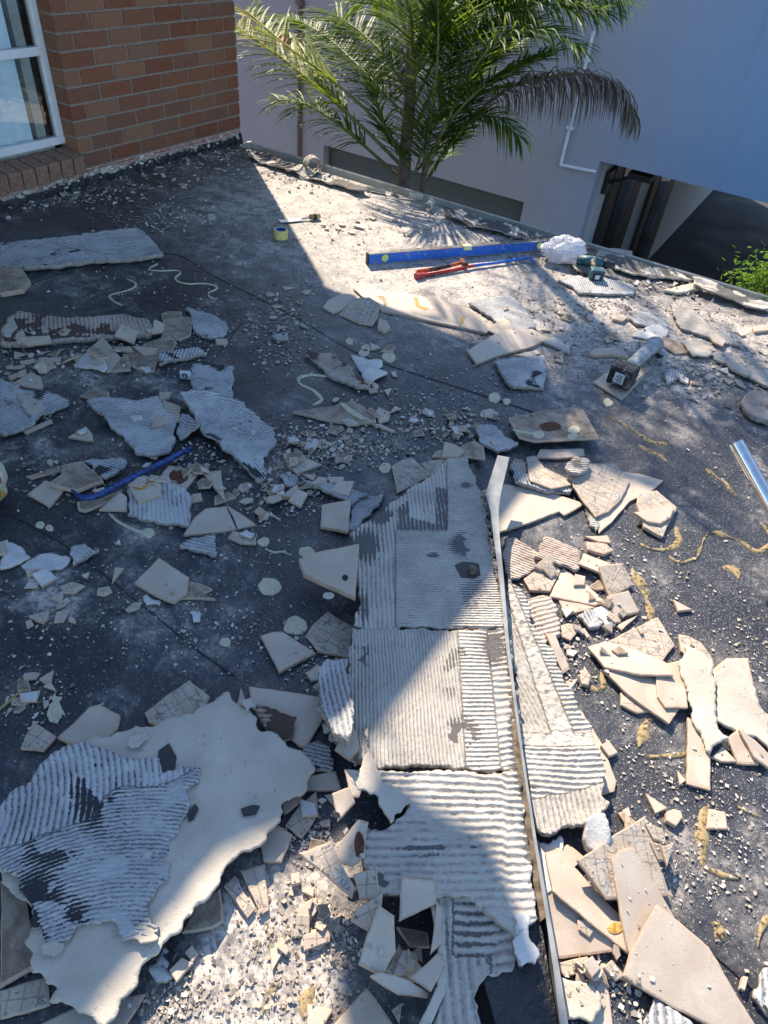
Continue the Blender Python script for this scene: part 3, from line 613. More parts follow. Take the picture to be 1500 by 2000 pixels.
sb.tube([(.15, 4.6, -2.8), (.15, 4.6, -.9)], .015, 6); o = sb.build('stem', M['trunk'], sr); o.matrix_parent_inverse = IV; o = b.build('foliage', M['shrub'], sr); o.matrix_parent_inverse = IV
# ================================================================== THE RAISED HOB WITH ITS RIDGED BOARDS
def proj(x, y, z=0.):
    c = np.stack([x, y, np.zeros_like(x)+z-H], -1)@R; return 750-c[..., 0]/c[..., 2]*F, 1000+c[..., 1]/c[..., 2]*F
def wpoly(s, z): P = np.array([at(x, y, z) for x, y in pts(s)]); return P if area(P) > 0 else P[::-1]
HZ = .085
Pl = wpoly('892,908 925,905 945,960 962,1050 985,1230 1008,1440 1030,1600 1064,1840 1100,2060 985,2060 940,1900 900,1780 862,1600 745,1505 702,1400 702,1060 785,985', HZ)
o = prism('raised_hob', Pl, np.array([0, 0, -.01]), HZ+.01, M['bitumen'], M['bitumen']); tag(o, 'black membrane covered hob under the ridged boards', 'hob'); deposit(Pl, np.array([0, 0, 0.]), HZ)
M['rim'] = simple('crumbling_mortar', (.36, .33, .28), .95, var=.45, bump=.006, scale=45, spec=.1)
M['brownrim'] = simple('rusty_render', (.13, .10, .07), .9, var=.45, bump=.004, scale=45, spec=.1)
ACR = at(985, 1228, HZ)-at(690, 1222, HZ); ACR /= np.linalg.norm(ACR); ALO = np.array([-ACR[1], ACR[0]])
def dirph(x, y, d, pitch, wob=.5): n = np.array([-d[1], d[0]]); return (x*n[0]+y*n[1])/pitch+(vn(x, y, 8, 4)-.5)*wob
def board(name, lab, s, z, th, ph, bare, disp, cell=.0035, mat='R', warp=.002, lift=0., jag=.004, parent=None, cat_='mortar slab', grp='ridged boards laid along the raised hob'):
    P = wpoly(s, z+th); O = outline(P, .007, jag, len(s)*.37)
    ob = sheet(name, O, np.array([0, 0, z]), th, M[mat], M['rim'] if mat != 'P' else M['P'], cell, ph, bare, disp, warp, parent, o=len(s), lift=lift); deposit(P, np.array([0, 0, z]), th)
    if parent is None: tag(ob, lab, cat_, grp)
    return ob
def blob(px, py, X, Y, r, s=1): return np.exp(-(((px-X)/r)**2+((py-Y)/(r*s))**2)**2)
def phU(x, y):
    px, py = proj(x, y, .1); a = dirph(x, y, ALO, .0125); c = dirph(x, y, ACR, .0088)
    al = np.where(py < 1038, px < 872-(.0)*(py), px < 772); return np.where(al, a, c)
def bareU(x, y):
    px, py = proj(x, y, .1); n = fbm(x, y, 22, 3); v = np.zeros_like(x)
    st = (py > 955+(870-px)*-.2)&(py < 1036)&(px > 775)&(px < 875)&(py > 985-14*np.floor((px-782)/10)*.35+(px > 850)*-30)&~((px > 800)&(px < 850)&(py < 1010+(px-800)*.3))
    v = np.where(st, .75, 0); v = np.maximum(v, blob(px, py, 745, 1010, 28, .6)*(n > .47)); v = np.maximum(v, blob(px, py, 712, 1068, 32, 1.1)*(n > .40)*.9)
    v = np.maximum(v, blob(px, py, 905, 1065, 28, .9)*(n > .42)); v = np.maximum(v, (blob(px, py, 710, 1190, 12, 3))*(n > .42)*.8); v = np.maximum(v, blob(px, py, 925, 1160, 30, 1.2)*(n > .4)*.6)
    v = np.maximum(v, blob(px, py, 910, 948, 12, .5)); v = np.maximum(v, blob(px, py, 785, 962, 12, .5)); v = np.maximum(v, blob(px, py, 845, 1085, 14, .4)); return np.maximum(v, np.clip((px-938-(py-900)*.13)/12, 0, 1)*.8*(n > .38))
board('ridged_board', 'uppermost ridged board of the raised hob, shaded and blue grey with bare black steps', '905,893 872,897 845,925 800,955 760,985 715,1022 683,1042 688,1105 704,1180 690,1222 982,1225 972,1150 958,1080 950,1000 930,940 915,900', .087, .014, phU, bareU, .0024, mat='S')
def phM(x, y):
    px, py = proj(x, y, .1); a = dirph(x, y, ALO, .0088); c = dirph(x, y, ACR, .0115, .8); d = dirph(x, y, ACR, .017, 2.5)
    return np.where(px < 893+(py-1225)*.06, a, np.where(px < 950+(py-1225)*.1, c, d))
def bareM(x, y):
    px, py = proj(x, y, .1); n = fbm(x, y, 24, 8); v = blob(px, py, 965, 1265, 24, 1.6)*.95
    v = np.maximum(v, blob(px, py, 900, 1435, 42, .8)*(n > .46)); v = np.maximum(v, blob(px, py, 705, 1290, 16, 3)*(n > .5)*.8); v = np.maximum(v, blob(px, py, 880, 1310, 16, 3)*(n > .53)*.6); v = np.maximum(v, blob(px, py, 910, 1275, 26, .4)*(n > .5)*.7)
    return np.maximum(v, np.clip((px-968-(py-1225)*.10)/10, 0, 1)*(py > 1400)*.8)
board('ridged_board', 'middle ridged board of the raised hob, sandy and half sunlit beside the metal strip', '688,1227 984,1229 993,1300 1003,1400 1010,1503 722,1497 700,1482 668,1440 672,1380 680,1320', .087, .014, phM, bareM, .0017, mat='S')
def phL(x, y):
    px, py = proj(x, y, .1); k = np.clip((px-900)/90, 0, 1)*np.clip((1600-py)/80, 0, 1)*.9; return dirph(x, y, ACR, .0165, .25)+k*.9+np.clip((px-980)/8, 0, 1)*.4
def bareL(x, y):
    px, py = proj(x, y, .1); n = fbm(x, y, 26, 5); return np.maximum(np.maximum(blob(px, py, 850, 1660, 75, .18)*.6*(n > .45), np.clip((px-1000-(py-1500)*.12)/8, 0, 1)*(n > .4)*.8), np.maximum(blob(px, py, 742, 1718, 9, 1), blob(px, py, 748, 1730, 9, 1)))
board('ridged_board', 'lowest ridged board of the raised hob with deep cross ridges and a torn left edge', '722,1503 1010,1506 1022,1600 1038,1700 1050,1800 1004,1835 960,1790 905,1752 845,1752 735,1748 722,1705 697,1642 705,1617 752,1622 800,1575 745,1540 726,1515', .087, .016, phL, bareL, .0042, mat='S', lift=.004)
board('torn_paper_facing', '', '715,1420 730,1490 745,1530 800,1572 762,1612 742,1580 735,1556 700,1547 683,1527 712,1480', .099, .007, None, None, 0, mat='P', warp=.01, lift=.008, jag=.006)
tag(bpy.data.objects['torn_paper_facing'], 'torn cream strip curling over the left edge where the middle and lowest ridged boards meet', 'board fragment', 'broken pieces of backing board')
def phT(x, y):
    px, py = proj(x, y, .1); c = at(900, 1560, .1); a = np.hypot(x-c[0], y-c[1])/.0175; b_ = dirph(x, y, ALO, .0185); return np.where((px < 886)|((py > 1865)&(px < 960)), b_, a)
def bareT(x, y):
    px, py = proj(x, y, .1); return np.maximum(blob(px, py, 930, 1810, 60, 1.)*.45*(fbm(x, y, 20, 2) > .42), (py > 1930)*.0)
board('ridged_board', 'short curved tongue of ridged mortar hanging from the low end of the hob', '842,1748 900,1753 965,1790 1004,1832 1006,1880 1000,1898 955,1905 925,1950 940,2030 850,2030 868,1900 862,1830', .066, .018, phT, bareT, .0054, mat='S', warp=.008, lift=.003)
board('torn_paper_facing', '', '838,1746 852,1752 866,1800 873,1905 868,1945 822,2040 795,2040 855,1925 851,1905 856,1850', .082, .012, None, None, 0, mat='P', warp=.008, jag=.003)
tag(bpy.data.objects['torn_paper_facing.001'], 'long narrow cream torn edge curling down beside the tongue of ridged mortar', 'board fragment', 'broken pieces of backing board')
board('mortar_patch', '', '1003,1788 1035,1792 1055,1865 1048,1882 1015,1884 1004,1860', .1, .012, None, None, 0, mat='W', warp=.008, jag=.004)
tag(bpy.data.objects['mortar_patch'], 'smooth white mortar patch at the low right end of the hob', 'mortar slab')
# crumbly right shoulder of the hob and the stained hollow
def lumps(name, line, wd, n, smin, smax, mat, z, o=1.):
    b = MB(); P = [at(*q, z) for q in line]
    for k in range(n):
        t = rng.random()*(len(P)-1); i = int(t); p = P[i]+(P[i+1]-P[i])*(t-i); p = p+rng.normal(size=2)*wd; s = smin+(smax-smin)*rng.random()**2
        rock(b, p[0], p[1], z+s*.15, s, .8)
    return b.build(name, M[mat], smooth=False)
_U = [(0, 0, 1), (0, 0, -1)]+[(math.cos(a), math.sin(a), q) for q, o_ in ((.45, 0), (-.45, .5)) for a in [(k+o_)*1.2566 for k in range(5)]]
_IF = [(0, 2, 3), (0, 3, 4), (0, 4, 5), (0, 5, 6), (0, 6, 2), (2, 7, 3), (3, 8, 4), (4, 9, 5), (5, 10, 6), (6, 11, 2), (3, 7, 8), (4, 8, 9), (5, 9, 10), (6, 10, 11), (2, 11, 7), (1, 8, 7), (1, 9, 8), (1, 10, 9), (1, 11, 10), (1, 7, 11)]
def rock(b, x, y, z, s, flat=.6, c=None):
    a = rng.random()*6.28; ex = .6+rng.random()*.8; j = .65+.5*rng.random(12); ca, sa = math.cos(a), math.sin(a); vs = []
    for (u, v, w_), q in zip(_U, j): X_, Y_2 = u*ex*q*s*.5, v*q*s*.5; vs.append((x+ca*X_-sa*Y_2, y+sa*X_+ca*Y_2, z+w_*q*s*.5*flat))
    b.add(vs, _IF, c=rng.random() if c is None else c)
tag(lumps('crumbling_edge', [(940, 960), (955, 1060), (975, 1180), (988, 1260), (1000, 1400), (1012, 1500)], .006, 420, .006, .024, 'rim', .09), 'crumbling mortar shoulder along the right edge of the raised hob', 'mortar edge')
tag(lumps('crumbling_edge', [(655, 1295), (632, 1350), (640, 1410), (690, 1470), (730, 1500)], .010, 260, .008, .03, 'rim', .045), 'crumbling grey mortar spilling from the left edge of the middle board', 'mortar edge')
b = MB(); P = wpoly('888,1105 905,1098 935,1102 938,1125 925,1132 900,1128', .1015)
o = prism('hollow', outline(P, .006, .003, 3), np.array([0, 0, .1015]), .0028, M['dark'], M['dark'], bev=False); tag(o, 'dark jagged hole broken through the upper ridged board', 'hole')
P = wpoly('908,1104 930,1103 932,1126 914,1126', .105); b = MB(); c = P.mean(0); b.tube([(c[0], c[1], .100), (c[0]+.004, c[1]+.002, .114)], [.018, .014], 9); tag(b.build('knot', M['brownrim']), 'rusty brown stub showing in the dark jagged hole', 'pipe stub')
P = wpoly('972,1130 978,1130 992,1260 1017,1450 1046,1640 1068,1790 1056,1800 1036,1700 1020,1600 1007,1490 982,1260', .1)
o = prism('rusty_rim', outline(P, .01, .0015, 5), np.array([0, 0, .084]), .018, M['brownrim'], M['brownrim'], bev=False); tag(o, 'rusty brown edge strip between the ridged boards and the metal strip', 'edge strip')
# metal edge strip ---------------------------------------------------
M['trim'] = simple('strip_metal', (.24, .25, .24), .42, .25, var=.22, scale=14); M['trimedge'] = simple('strip_side', (.40, .42, .42), .4, .5, var=.1)
L_ = [(955, 972), (964, 1050), (975, 1130), (988, 1260), (1014, 1450), (1042, 1640), (1066, 1790), (1082, 1900), (1098, 2040)]
wd = [18, 12, 9, 7, 5, 6, 8, 12, 18]; zz = [.13, .122, .115, .11, .108, .108, .108, .108, .108]; b = MB(); vs = []
for (x, y), q, z in zip(L_, wd, zz):
    a, c_ = at3(x, y, z), at3(x+q, y, z); d = at3(x+q, y, z); vs += [a, c_, (d[0]+.002, d[1], .012), (c_[0]-.004, c_[1], z-.003), (a[0], a[1], z-.002)]
n = len(L_); b.add(vs, [(5*i+a, 5*i+5+a, 5*i+5+c_, 5*i+c_) for i in range(n-1) for a, c_ in ((0, 1), (1, 2), (2, 3), (3, 4), (4, 0))])
st = b.build('metal_strip', M['trim'])
b = MB(); q = [at3(949, 962, .13), at3(978, 964, .13), at3(995, 893, .155), at3(972, 889, .155)]; b.add(q+[p-np.array([0, 0, .0015]) for p in q], [(0, 1, 2, 3), (4, 7, 6, 5), (0, 4, 5, 1), (1, 5, 6, 2), (2, 6, 7, 3), (3, 7, 4, 0)])
q2 = [at3(949, 962, .13), at3(978, 964, .13), at3(974, 996, .126), at3(957, 996, .126)]; b.add(q2, [(0, 3, 2, 1)]); b.build('bent_end', M['trim'], st)
tag(st, 'long bent pale metal edging strip running down the right side of the hob', 'metal strip')
# ================================================================== THE PIECES, bottom ones first
DATA = '''
R|long flat ridged slab with an arc pattern near the brick wall, uppermost in the left shade|0,478 130,465 200,455 270,450 292,468 318,500 250,508 180,512 100,522 50,526 0,528|c=215,560 p=.017 t=.02 b=.3 l=.01
D|dark blocky slab at the left picture edge, just below the arc patterned slab|0,530 40,525 60,550 45,565 0,572|t=.022
N|long dark timber-like slab with pale stripes lying across the left shade|0,668 5,626 35,608 130,620 240,613 285,622 303,642 295,650 150,660 25,668|r=.1,1 p=.017 t=.028 b=.5
P|small cream scrap on the left end of the striped dark slab|5,640 12,625 28,612 32,640 22,655 8,655|
T|cream sliver tucked below the striped dark slab at left|30,672 100,668 103,676 55,682|
D|brown tile corner at the top right of the shaded heap|315,612 330,607 355,608 358,625 318,630|
D|large brown tile piece under the right end of the striped dark slab|320,628 370,622 375,640 372,655 350,663 315,661|
T|pale square shard beside the right end of the striped dark slab|290,658 300,652 302,632 322,630 318,648 300,660|
D|mottled brown shard in the middle of the shaded heap|240,692 285,670 330,655 345,668 330,695 308,705 300,725 285,727 250,712|
D|small brown corner shard right of the two white plates|215,725 235,697 250,695 255,722|
T|white triangular plate standing proud at the left of the shaded heap|165,690 200,657 235,697 212,727 178,715|
W|white plate with a wavy edge at the foot of the shaded heap|143,715 150,700 165,690 190,694 205,700 212,727 160,718|
T|small pale block topmost in the shaded heap|225,665 240,650 272,658 262,674|
T|pale oblong shard below the topmost block of the shaded heap|258,675 308,679 305,690 280,692|
T|thin pale shard wedged left of the oblong shard in the shaded heap|222,677 256,676 260,685 226,684|
W|tiny white half disc on the brown shard of the shaded heap|268,714 294,716 290,727 282,726|
R|narrow dark bar with pale tick marks right of the shaded heap|308,700 312,716 405,690 412,680 375,683|r=.4,-1 p=.013 t=.016 b=.45
R|pale scalloped slab at the upper right of the shaded heap|363,597 400,610 440,630 446,642 438,656 415,660 395,658 378,645 372,620|r=1,.3 p=.013
T|small pale rectangular chip right of the scalloped slab|420,661 444,661 445,671 422,671|
R|wide blue grey ridged sheet at the left picture edge above the spotted bag|0,745 20,750 45,765 80,770 115,775 135,783 130,795 105,806 78,812 70,830 40,845 12,858 0,850|r=1,.25 p=.011 b=.25 w=.012 l=.01
P|smooth cream patch across the ridged sheet at the left picture edge|18,755 35,750 45,770 82,785 84,800 75,812 60,825 50,800 35,778|
T|pale triangular shard behind the ridged sheet at left|20,750 60,726 80,735 85,758 75,760|
T|long thin pale shard upper of two above the triangular shard at left|74,706 75,698 120,697 118,706|
T|narrow pale shard just below the long thin one at left|60,716 105,708 110,715 80,722|
T|slim dark-edged shard left of the triangular shard|15,735 50,720 52,727 20,741|
D|brown and cream shard left of the fan shaped ridged slab|155,772 175,762 213,764 212,779 190,783|
T|narrow shard lying along the ridged sheet's lower edge|45,842 100,818 102,823 50,846|
T|thin-edged pale triangle on the dark deck below the ridged sheet|133,853 168,832 180,846 183,860|
W|small white scrap on the thin-edged pale triangle|147,843 165,833 170,845 158,849|
R|large fan shaped slab with fine cross ridges in the left shade|170,790 205,780 270,788 310,780 318,800 345,830 343,872 335,886 300,896 268,892 245,865 215,835 195,815|r=1,.12 p=.0115 b=.2 l=.016 w=.014
R|upright ridged rectangle beside the small white clip|373,703 400,706 455,717 455,792 410,785 370,775|r=1,.12 p=.012 b=.4 t=.012
T|thin white triangle lying on the upright ridged rectangle|405,766 440,785 404,783|
R|large diagonal slab with sweeping ridges pointing down right|355,786 385,779 430,787 470,795 500,820 535,845 540,875 515,905 520,935 505,950 460,910 415,868 372,815|c=300,1010 p=.0115 b=.3 w=.02 l=.02 t=.012
R|curled scrap bowed up at the left of the diagonal slab|350,812 372,818 398,845 378,852 355,865 345,845|r=1,.4 w=.02 l=.01
T|pale shard with a concave side lying on the fan shaped slab|318,780 353,793 350,822 300,834 295,832 312,800|
T|small square pale chip above the concave shard|310,765 335,765 330,778 312,782|
W|small white scrap in the middle of the fan shaped slab|250,812 275,810 280,820 262,823|
T|pale diamond shard at the left end of the blue pry bar|53,965 90,937 125,955 97,989|
D|long dark thin shard lying behind the brown slab by the blue bar|50,930 115,909 118,919 60,934|
D|brown curved slab behind the blue pry bar's hook|95,942 120,925 120,908 160,900 190,925 202,940 180,945 150,958 105,947|t=.014
R|grey ridged slab beside the brown curved slab|160,902 235,893 248,903 210,935 195,932 180,908|r=1,.3 p=.011
D|rough grey sliver under the blue pry bar's bend|150,980 190,975 240,955 235,970 200,985 165,998 152,995|
T|white triangular shard with dark smears below the blue bar|193,995 233,958 248,970 248,997|
T|pale shard carrying a round brown rust stain|310,932 330,908 390,920 360,958 330,945|id=rust
R|square ridged slab in front of the rust stained shard|250,945 325,935 345,948 370,965 372,1015 370,1027 300,1016 248,1005|r=.06,1 p=.0135 b=.15 t=.013
T|pale shard with a mustard stain resting on the square ridged slab|247,938 265,923 300,932 315,945 315,968 270,982|id=must
T|small white oblong right of the square ridged slab|373,965 392,962 396,976 374,980|
D|rough brown shard under the tall narrow triangle|418,985 420,968 445,960 462,970|
T|tall narrow triangle with a thick left edge|396,922 432,918 440,978|t=.012
T|large pale kite shaped shard with a curved crack|358,1045 378,1012 400,993 445,988 478,1008 500,1025 460,1033 400,1042|id=kite
R|small ridged quarter shaped shard below the kite shaped one|350,1070 380,1050 422,1042 423,1088 400,1080|r=1,.2 p=.0125
B|scuffed pale shard peeping from under the kite shaped shard's right corner|445,1050 455,1035 500,1048 500,1062 470,1060|
W|white broken plate at the left picture edge|0,1058 15,1052 60,1090 40,1100 0,1112|t=.008
W|white plate with ragged lower edge next to the one at the picture edge|38,1105 65,1090 90,1080 140,1087 120,1110 80,1125 50,1115|t=.008
R|small triangular grey ridged shard right of the two white plates|140,1070 165,1063 193,1078 143,1105|r=1,.5 p=.012
D|brown notched shard under the right side of the five-cornered tile|352,1168 365,1135 388,1138 415,1150 400,1160 420,1170|
T|five-cornered beige tile alone on the dark deck at left|310,1089 369,1127 366,1157 340,1176 300,1160 262,1138|t=.012
W|crumpled white scrap under the five-cornered tile|278,1165 285,1162 300,1172 315,1175 312,1183 285,1182|
W|white flake lying below the brown notched shard|370,1195 390,1193 392,1212 378,1215|
B|small thick pale chunk alone left of the five-cornered tile|55,1202 95,1191 93,1205 82,1213 70,1210|t=.014
T|grey beige tile with a torn left edge above the ragged ridged sheet|112,1440 140,1415 175,1380 195,1375 235,1398 230,1422 190,1462 130,1450|t=.012
B|dark lined triangular shard at the left edge above the ragged ridged sheet|40,1462 48,1440 65,1408 110,1438 85,1466|
B|two-toned shard leaning on the top edge of the big cream sheet|282,1392 320,1362 370,1328 410,1360 400,1382 350,1402 320,1420 290,1410|t=.012
T|small spiky shard at the top corner of the big cream sheet|462,1378 470,1342 484,1378|
T|beige rectangular tile right of the big cream sheet's top corner|486,1340 560,1350 628,1362 634,1400 598,1460 585,1458 540,1420 490,1380|
N|rough mortar crust along the beige rectangular tile|500,1378 530,1385 580,1400 570,1440 545,1450 520,1425 505,1400|t=.013 b=.5
D|grey brown tile under the bottom left corner of the ragged sheet|0,1720 50,1740 70,1890 0,1930|
B|pale tile with thin lines at the bottom left picture corner|0,1935 90,1908 98,1962 40,1980 0,1990|
T|dark edged tile lying lowest at the bottom left corner|60,2010 150,1965 200,1990 215,2020 60,2020|
T|long pale tile slanting out below the torn cream tongue|195,2010 235,1950 285,1940 240,2010|
D|dim tile under the right edge of the big cream sheet|355,1822 385,1765 430,1735 437,1800 415,1812|
R|small black and white ridged shard below the big cream sheet|290,1890 320,1850 345,1860 342,1905 305,1920|r=1,.5 p=.018 b=.5
T|small upright pale oblong at the lower edge of the big cream sheet|330,1895 355,1870 378,1880 345,1918|
T|small grey square below the big cream sheet|360,1860 375,1845 387,1862 375,1880|
B|leaning lined shard left of the pair under the cream sheet|437,1730 460,1710 497,1775 483,1792|t=.010
B|leaning lined shard right of the pair under the cream sheet|470,1700 517,1687 525,1776 511,1785|t=.010
T|thick grey five-sided tile leaning against the big cream sheet|510,1652 535,1605 572,1630 550,1683 515,1682|t=.012
B|pale square tile with lines above the thick five-sided tile|557,1612 585,1573 620,1592 590,1637|
T|dim curved shard under the pale square tile|590,1570 618,1545 622,1590 600,1580|
T|small pale shard by the ragged notch of the big cream sheet|552,1570 585,1552 593,1562 570,1580 555,1590|
T|beige trapezoid tile between the cream sheet and the lowest board|596,1542 606,1515 655,1505 668,1545|
T|dim grey wedge right of the beige trapezoid|634,1552 668,1548 660,1582|
T|beige shard leaning under the middle board's left edge|652,1495 665,1472 683,1460 697,1505 680,1522|t=.012
R|blue ridged scrap between the beige rectangle and the hob|588,1480 600,1455 640,1458 652,1490 648,1508 605,1505|r=1,.2 p=.01
T|beige upright shard left of the torn hollow in the hob|668,1545 700,1548 712,1560 696,1597 680,1598|
T|pale shard with a dark spot below the upright shard|645,1592 678,1583 688,1610 656,1640|id=spot
T|beige tile with a rusty round mark beside the lowest ridged board|640,1672 668,1640 700,1600 720,1605 712,1672 690,1692|id=rusty
T|small pale cube in front of the dim curved shard|624,1605 645,1598 645,1613 628,1613|
B|long pale triangle with pencil-like lines below the rusty marked tile|583,1697 615,1688 642,1680 668,1730 688,1762 684,1781|t=.010
T|small square block at the left tip of the long pale triangle|567,1706 585,1703 587,1724 570,1728|t=.014
T|small tan shard below the long pale triangle's left end|590,1742 600,1728 614,1738 612,1752|
T|narrow tan shard pointing down onto the rubble|595,1762 618,1752 621,1775 600,1806|
W|white shard with a mustard corner in the sunlit rubble|622,1780 645,1765 653,1795 640,1808|
B|grey shard standing beside the lower left edge of the lowest board|685,1740 728,1732 732,1790 697,1786|
B|speckled grey shard under the standing grey one|680,1826 690,1808 738,1782 736,1830 712,1846|
D|dark shadowed tile lowest in the heap left of the mortar tongue|775,1810 835,1820 840,1850 800,1850|
T|large grey six-sided tile in the heap left of the mortar tongue|740,1768 770,1788 773,1858 748,1907 700,1882 715,1830|t=.010
T|pale quarter round tile below the lowest ridged board|772,1755 832,1760 840,1795 772,1823|
T|narrow upright tile against the cream torn edge|842,1788 852,1800 850,1868 828,1892|
B|pale diamond tile with straight lines in the bottom heap|780,1843 818,1903 786,1929 754,1896|t=.010
T|dim tile filling the gap at the foot of the cream torn edge|790,1932 840,1890 856,1905 830,1960 812,1945|
T|small sunlit tan tile at the bottom left of the bottom heap|600,1960 650,1972 625,2020 598,2020|
T|large tile at the bottom picture edge, in front of the bottom heap|622,2030 716,1929 790,2030|t=.010
T|long lens shaped tile lying across the bottom heap|716,1930 735,1922 780,1932 828,1956 826,1966 770,1962|
B|small lined shard right of the large bottom edge tile|765,1972 785,1958 780,2000|
T|dim tile in the dark gap at the bottom of the hob|945,1925 985,1935 975,2010 955,2010|z=.02
T|rounded dim tile beside the gap tile at the bottom of the hob|975,1968 1000,1955 1012,1985 985,2010|z=.03
T|pale pointed shard left of the hob's upper board|622,1112 650,1085 690,1076 700,1106 665,1108|
T|big pale triangular tile with chipped spots left of the upper board|583,1120 610,1114 697,1115 692,1180 690,1216 640,1183 592,1150|t=.016 id=bigtri
B|lined tile under the big pale triangular one|597,1242 612,1218 640,1194 690,1224 680,1284 655,1278 620,1271|t=.010
T|thick four-sided pale tile alone left of the lined tile|508,1241 530,1234 551,1233 617,1275 545,1313|t=.013
R|grey mortar crust hanging from the left edge of the middle board|625,1370 622,1310 640,1292 680,1290 684,1350 690,1420 680,1460 650,1440|r=.2,1 p=.012 t=.03 w=.02 l=.01 b=.3
T|beige chip spilled beside the grey mortar crust|598,1315 615,1300 635,1300 625,1325 608,1330|
R|blue ridged plank running to the hob behind the square white tile|685,985 720,970 757,965 725,1005 692,1037 680,1036|r=1,-.5 p=.009
R|long ridged shard under the white four-sided tiles|590,945 620,940 690,960 718,968 688,989 650,968|r=1,-.35 p=.009 l=.006
T|white square tile with a thick lower edge beside the hob's upper end|628,990 685,984 681,1037 626,1026|t=.012
T|white four-sided tile on the long ridged shard|642,958 660,938 693,939 682,968|t=.012
T|small white triangle left of the white four-sided tile|607,945 622,930 640,933 638,942|
T|small white flat shard behind the white four-sided tile|638,930 672,931 671,940 645,945|
T|white low triangle with a thick front edge|545,970 580,945 598,970|t=.014
D|brown lumpy shard left of the low triangle|522,958 535,950 555,955 545,972 530,970|t=.016
T|white blade shaped triangle on the dark rubble|550,884 600,894 628,907 580,925 562,912|t=.010
R|ridged scrap beside the blade shaped triangle|545,928 575,925 583,945 560,950|r=.4,1 p=.011
W|white crumpled scrap at the lower middle of the deck|463,1040 480,1035 505,1045 490,1052|
D|long brown tile crossed by a cream glue line|570,803 600,799 640,794 690,782 712,795 732,812 735,824 690,826 640,820|id=glue t=.012
T|pale rounded shard touching the right end of the long brown tile|733,804 740,794 762,804 760,820 740,826|
T|thin slat below the long brown tile|664,823 690,825 702,832 680,833|
T|longer thin slat pointing right below the long brown tile|726,826 745,828 773,842 765,843|
N|pointed ridged slab with a brown lower edge by the S-shaped glue line|593,690 625,690 653,691 662,698 690,722 723,750 718,758 697,757 643,733|r=1,.5 p=.011 b=.5 t=.014
W|torn blue white sheet joined to the pointed ridged slab|684,692 700,696 720,705 745,705 748,715 738,722 759,729 730,745 720,750 700,722|w=.012
T|small triangular chip right of the torn blue white sheet|722,668 745,678 725,682|
D|small reddish chip beside the round glue dots|744,685 758,672 772,675 768,685|
R|small pale ridged scrap left of the pointed ridged slab|530,655 562,650 562,662 545,665|r=1,.2 p=.01
T|tan shard at the left tip of the long beige plank|630,600 640,585 662,575 690,572 696,582 665,607 650,611|
T|long beige tile plank crossing from shade into sun|690,562 750,568 810,575 880,590 915,600 967,635 950,650 900,638 845,627 790,615 743,605 720,590|t=.012 id=plank
B|patterned triangular tile at the sun shade boundary|662,613 690,583 722,580 743,594 738,620 728,635 700,630|
T|sandy rounded chunk below the patterned triangle|737,640 740,622 755,625 763,640 750,647|t=.016
R|white finely ridged slab right of the long beige plank|915,592 960,582 1002,580 1030,610 1047,640 1015,648 985,640 960,620|r=1,.35 p=.010 b=.15
P|curled cream scrap at the right end of the long plank|955,645 970,630 985,625 1005,645 990,660 975,662|w=.02
R|triangular ridged slab right of the tan tile|1060,668 1085,655 1113,652 1113,690 1090,680|r=1,.3 p=.010
T|small tan shard under the tan tile's right end|1002,693 1048,683 1056,690 1030,697|
R|thick ridged rectangle below the tan tile|963,706 1000,700 1040,695 1063,695 1062,762 1035,756 1003,756 985,742|r=1,.15 p=.012 t=.016 b=.25
T|large tan tile with a pale left tip above the thick ridged rectangle|912,685 945,664 980,645 1040,642 1075,660 1035,678 980,692 930,710|t=.012 id=tan
D|small brown block right of the thick ridged rectangle|1083,690 1100,683 1102,692 1092,697|t=.018
T|grey flat tile under the grinder|1158,745 1180,730 1230,720 1275,715 1245,750 1215,780 1190,765|id=under
T|curved tan slat left of the grinder|1150,690 1160,680 1200,678 1225,688 1228,698 1195,692 1160,694|t=.014
R|ridged slab by the drill and the plastic bag|1090,548 1110,537 1180,545 1235,557 1236,576 1190,575 1130,574 1120,562|r=.5,1 p=.013 b=.1
B|tan tile leaning on the gutter side behind the drill|1163,498 1170,486 1200,484 1235,490 1235,505 1205,503|t=.012
P|thick cream slat near the gutter at the right|1297,566 1330,558 1358,553 1372,560 1350,567 1320,572|t=.014
T|small tan block on the sunny deck right of the drill|1197,622 1210,612 1227,618 1217,627|t=.014
R|pale ridged slab with faint arcs in the sun at right|1228,622 1250,610 1275,612 1300,628 1305,640 1262,640 1240,632|c=1240,680 p=.011 b=.2
W|white flat scrap lying over the faint arc slab|1232,656 1255,643 1290,632 1308,645 1300,668 1270,662|
D|dark tan shard above the grinder|1283,668 1295,655 1325,668 1345,687 1320,690|
S|long ridged slab running down right in the sun|1310,596 1345,600 1368,618 1390,640 1430,660 1450,676 1400,668 1370,655 1330,642|r=1,.35 p=.011 b=.15
S|wide ridged slab at the right picture edge in the sun|1390,690 1420,688 1450,692 1505,715 1505,758 1465,740 1425,715 1395,702|r=1,.25 p=.011 b=.2
P|cream wavy scrap between the dark tan shard and the wide ridged slab|1330,668 1350,660 1375,672 1392,688 1385,697 1350,696|w=.014
T|slim sunlit splinter below the cream wavy scrap|1418,705 1440,712 1465,728 1460,734 1430,720|t=.012
T|narrow block at the right edge above the wide ridged slab|1470,638 1500,632 1505,644 1475,647|t=.014
N|rough blackened slab at the right picture edge|1450,780 1462,765 1480,760 1505,775 1505,828 1480,820 1458,805|r=1,.4 p=.010 t=.022 w=.014
R|small ridged scraps heap right of the grinder|1300,728 1322,722 1338,735 1302,751|r=.2,1 p=.013
T|tan slab half buried at the right edge|1385,655 1400,650 1418,665 1412,676 1395,668|
T|tan oblong by the white flat scrap in the sun|1180,660 1198,650 1198,665 1185,668|
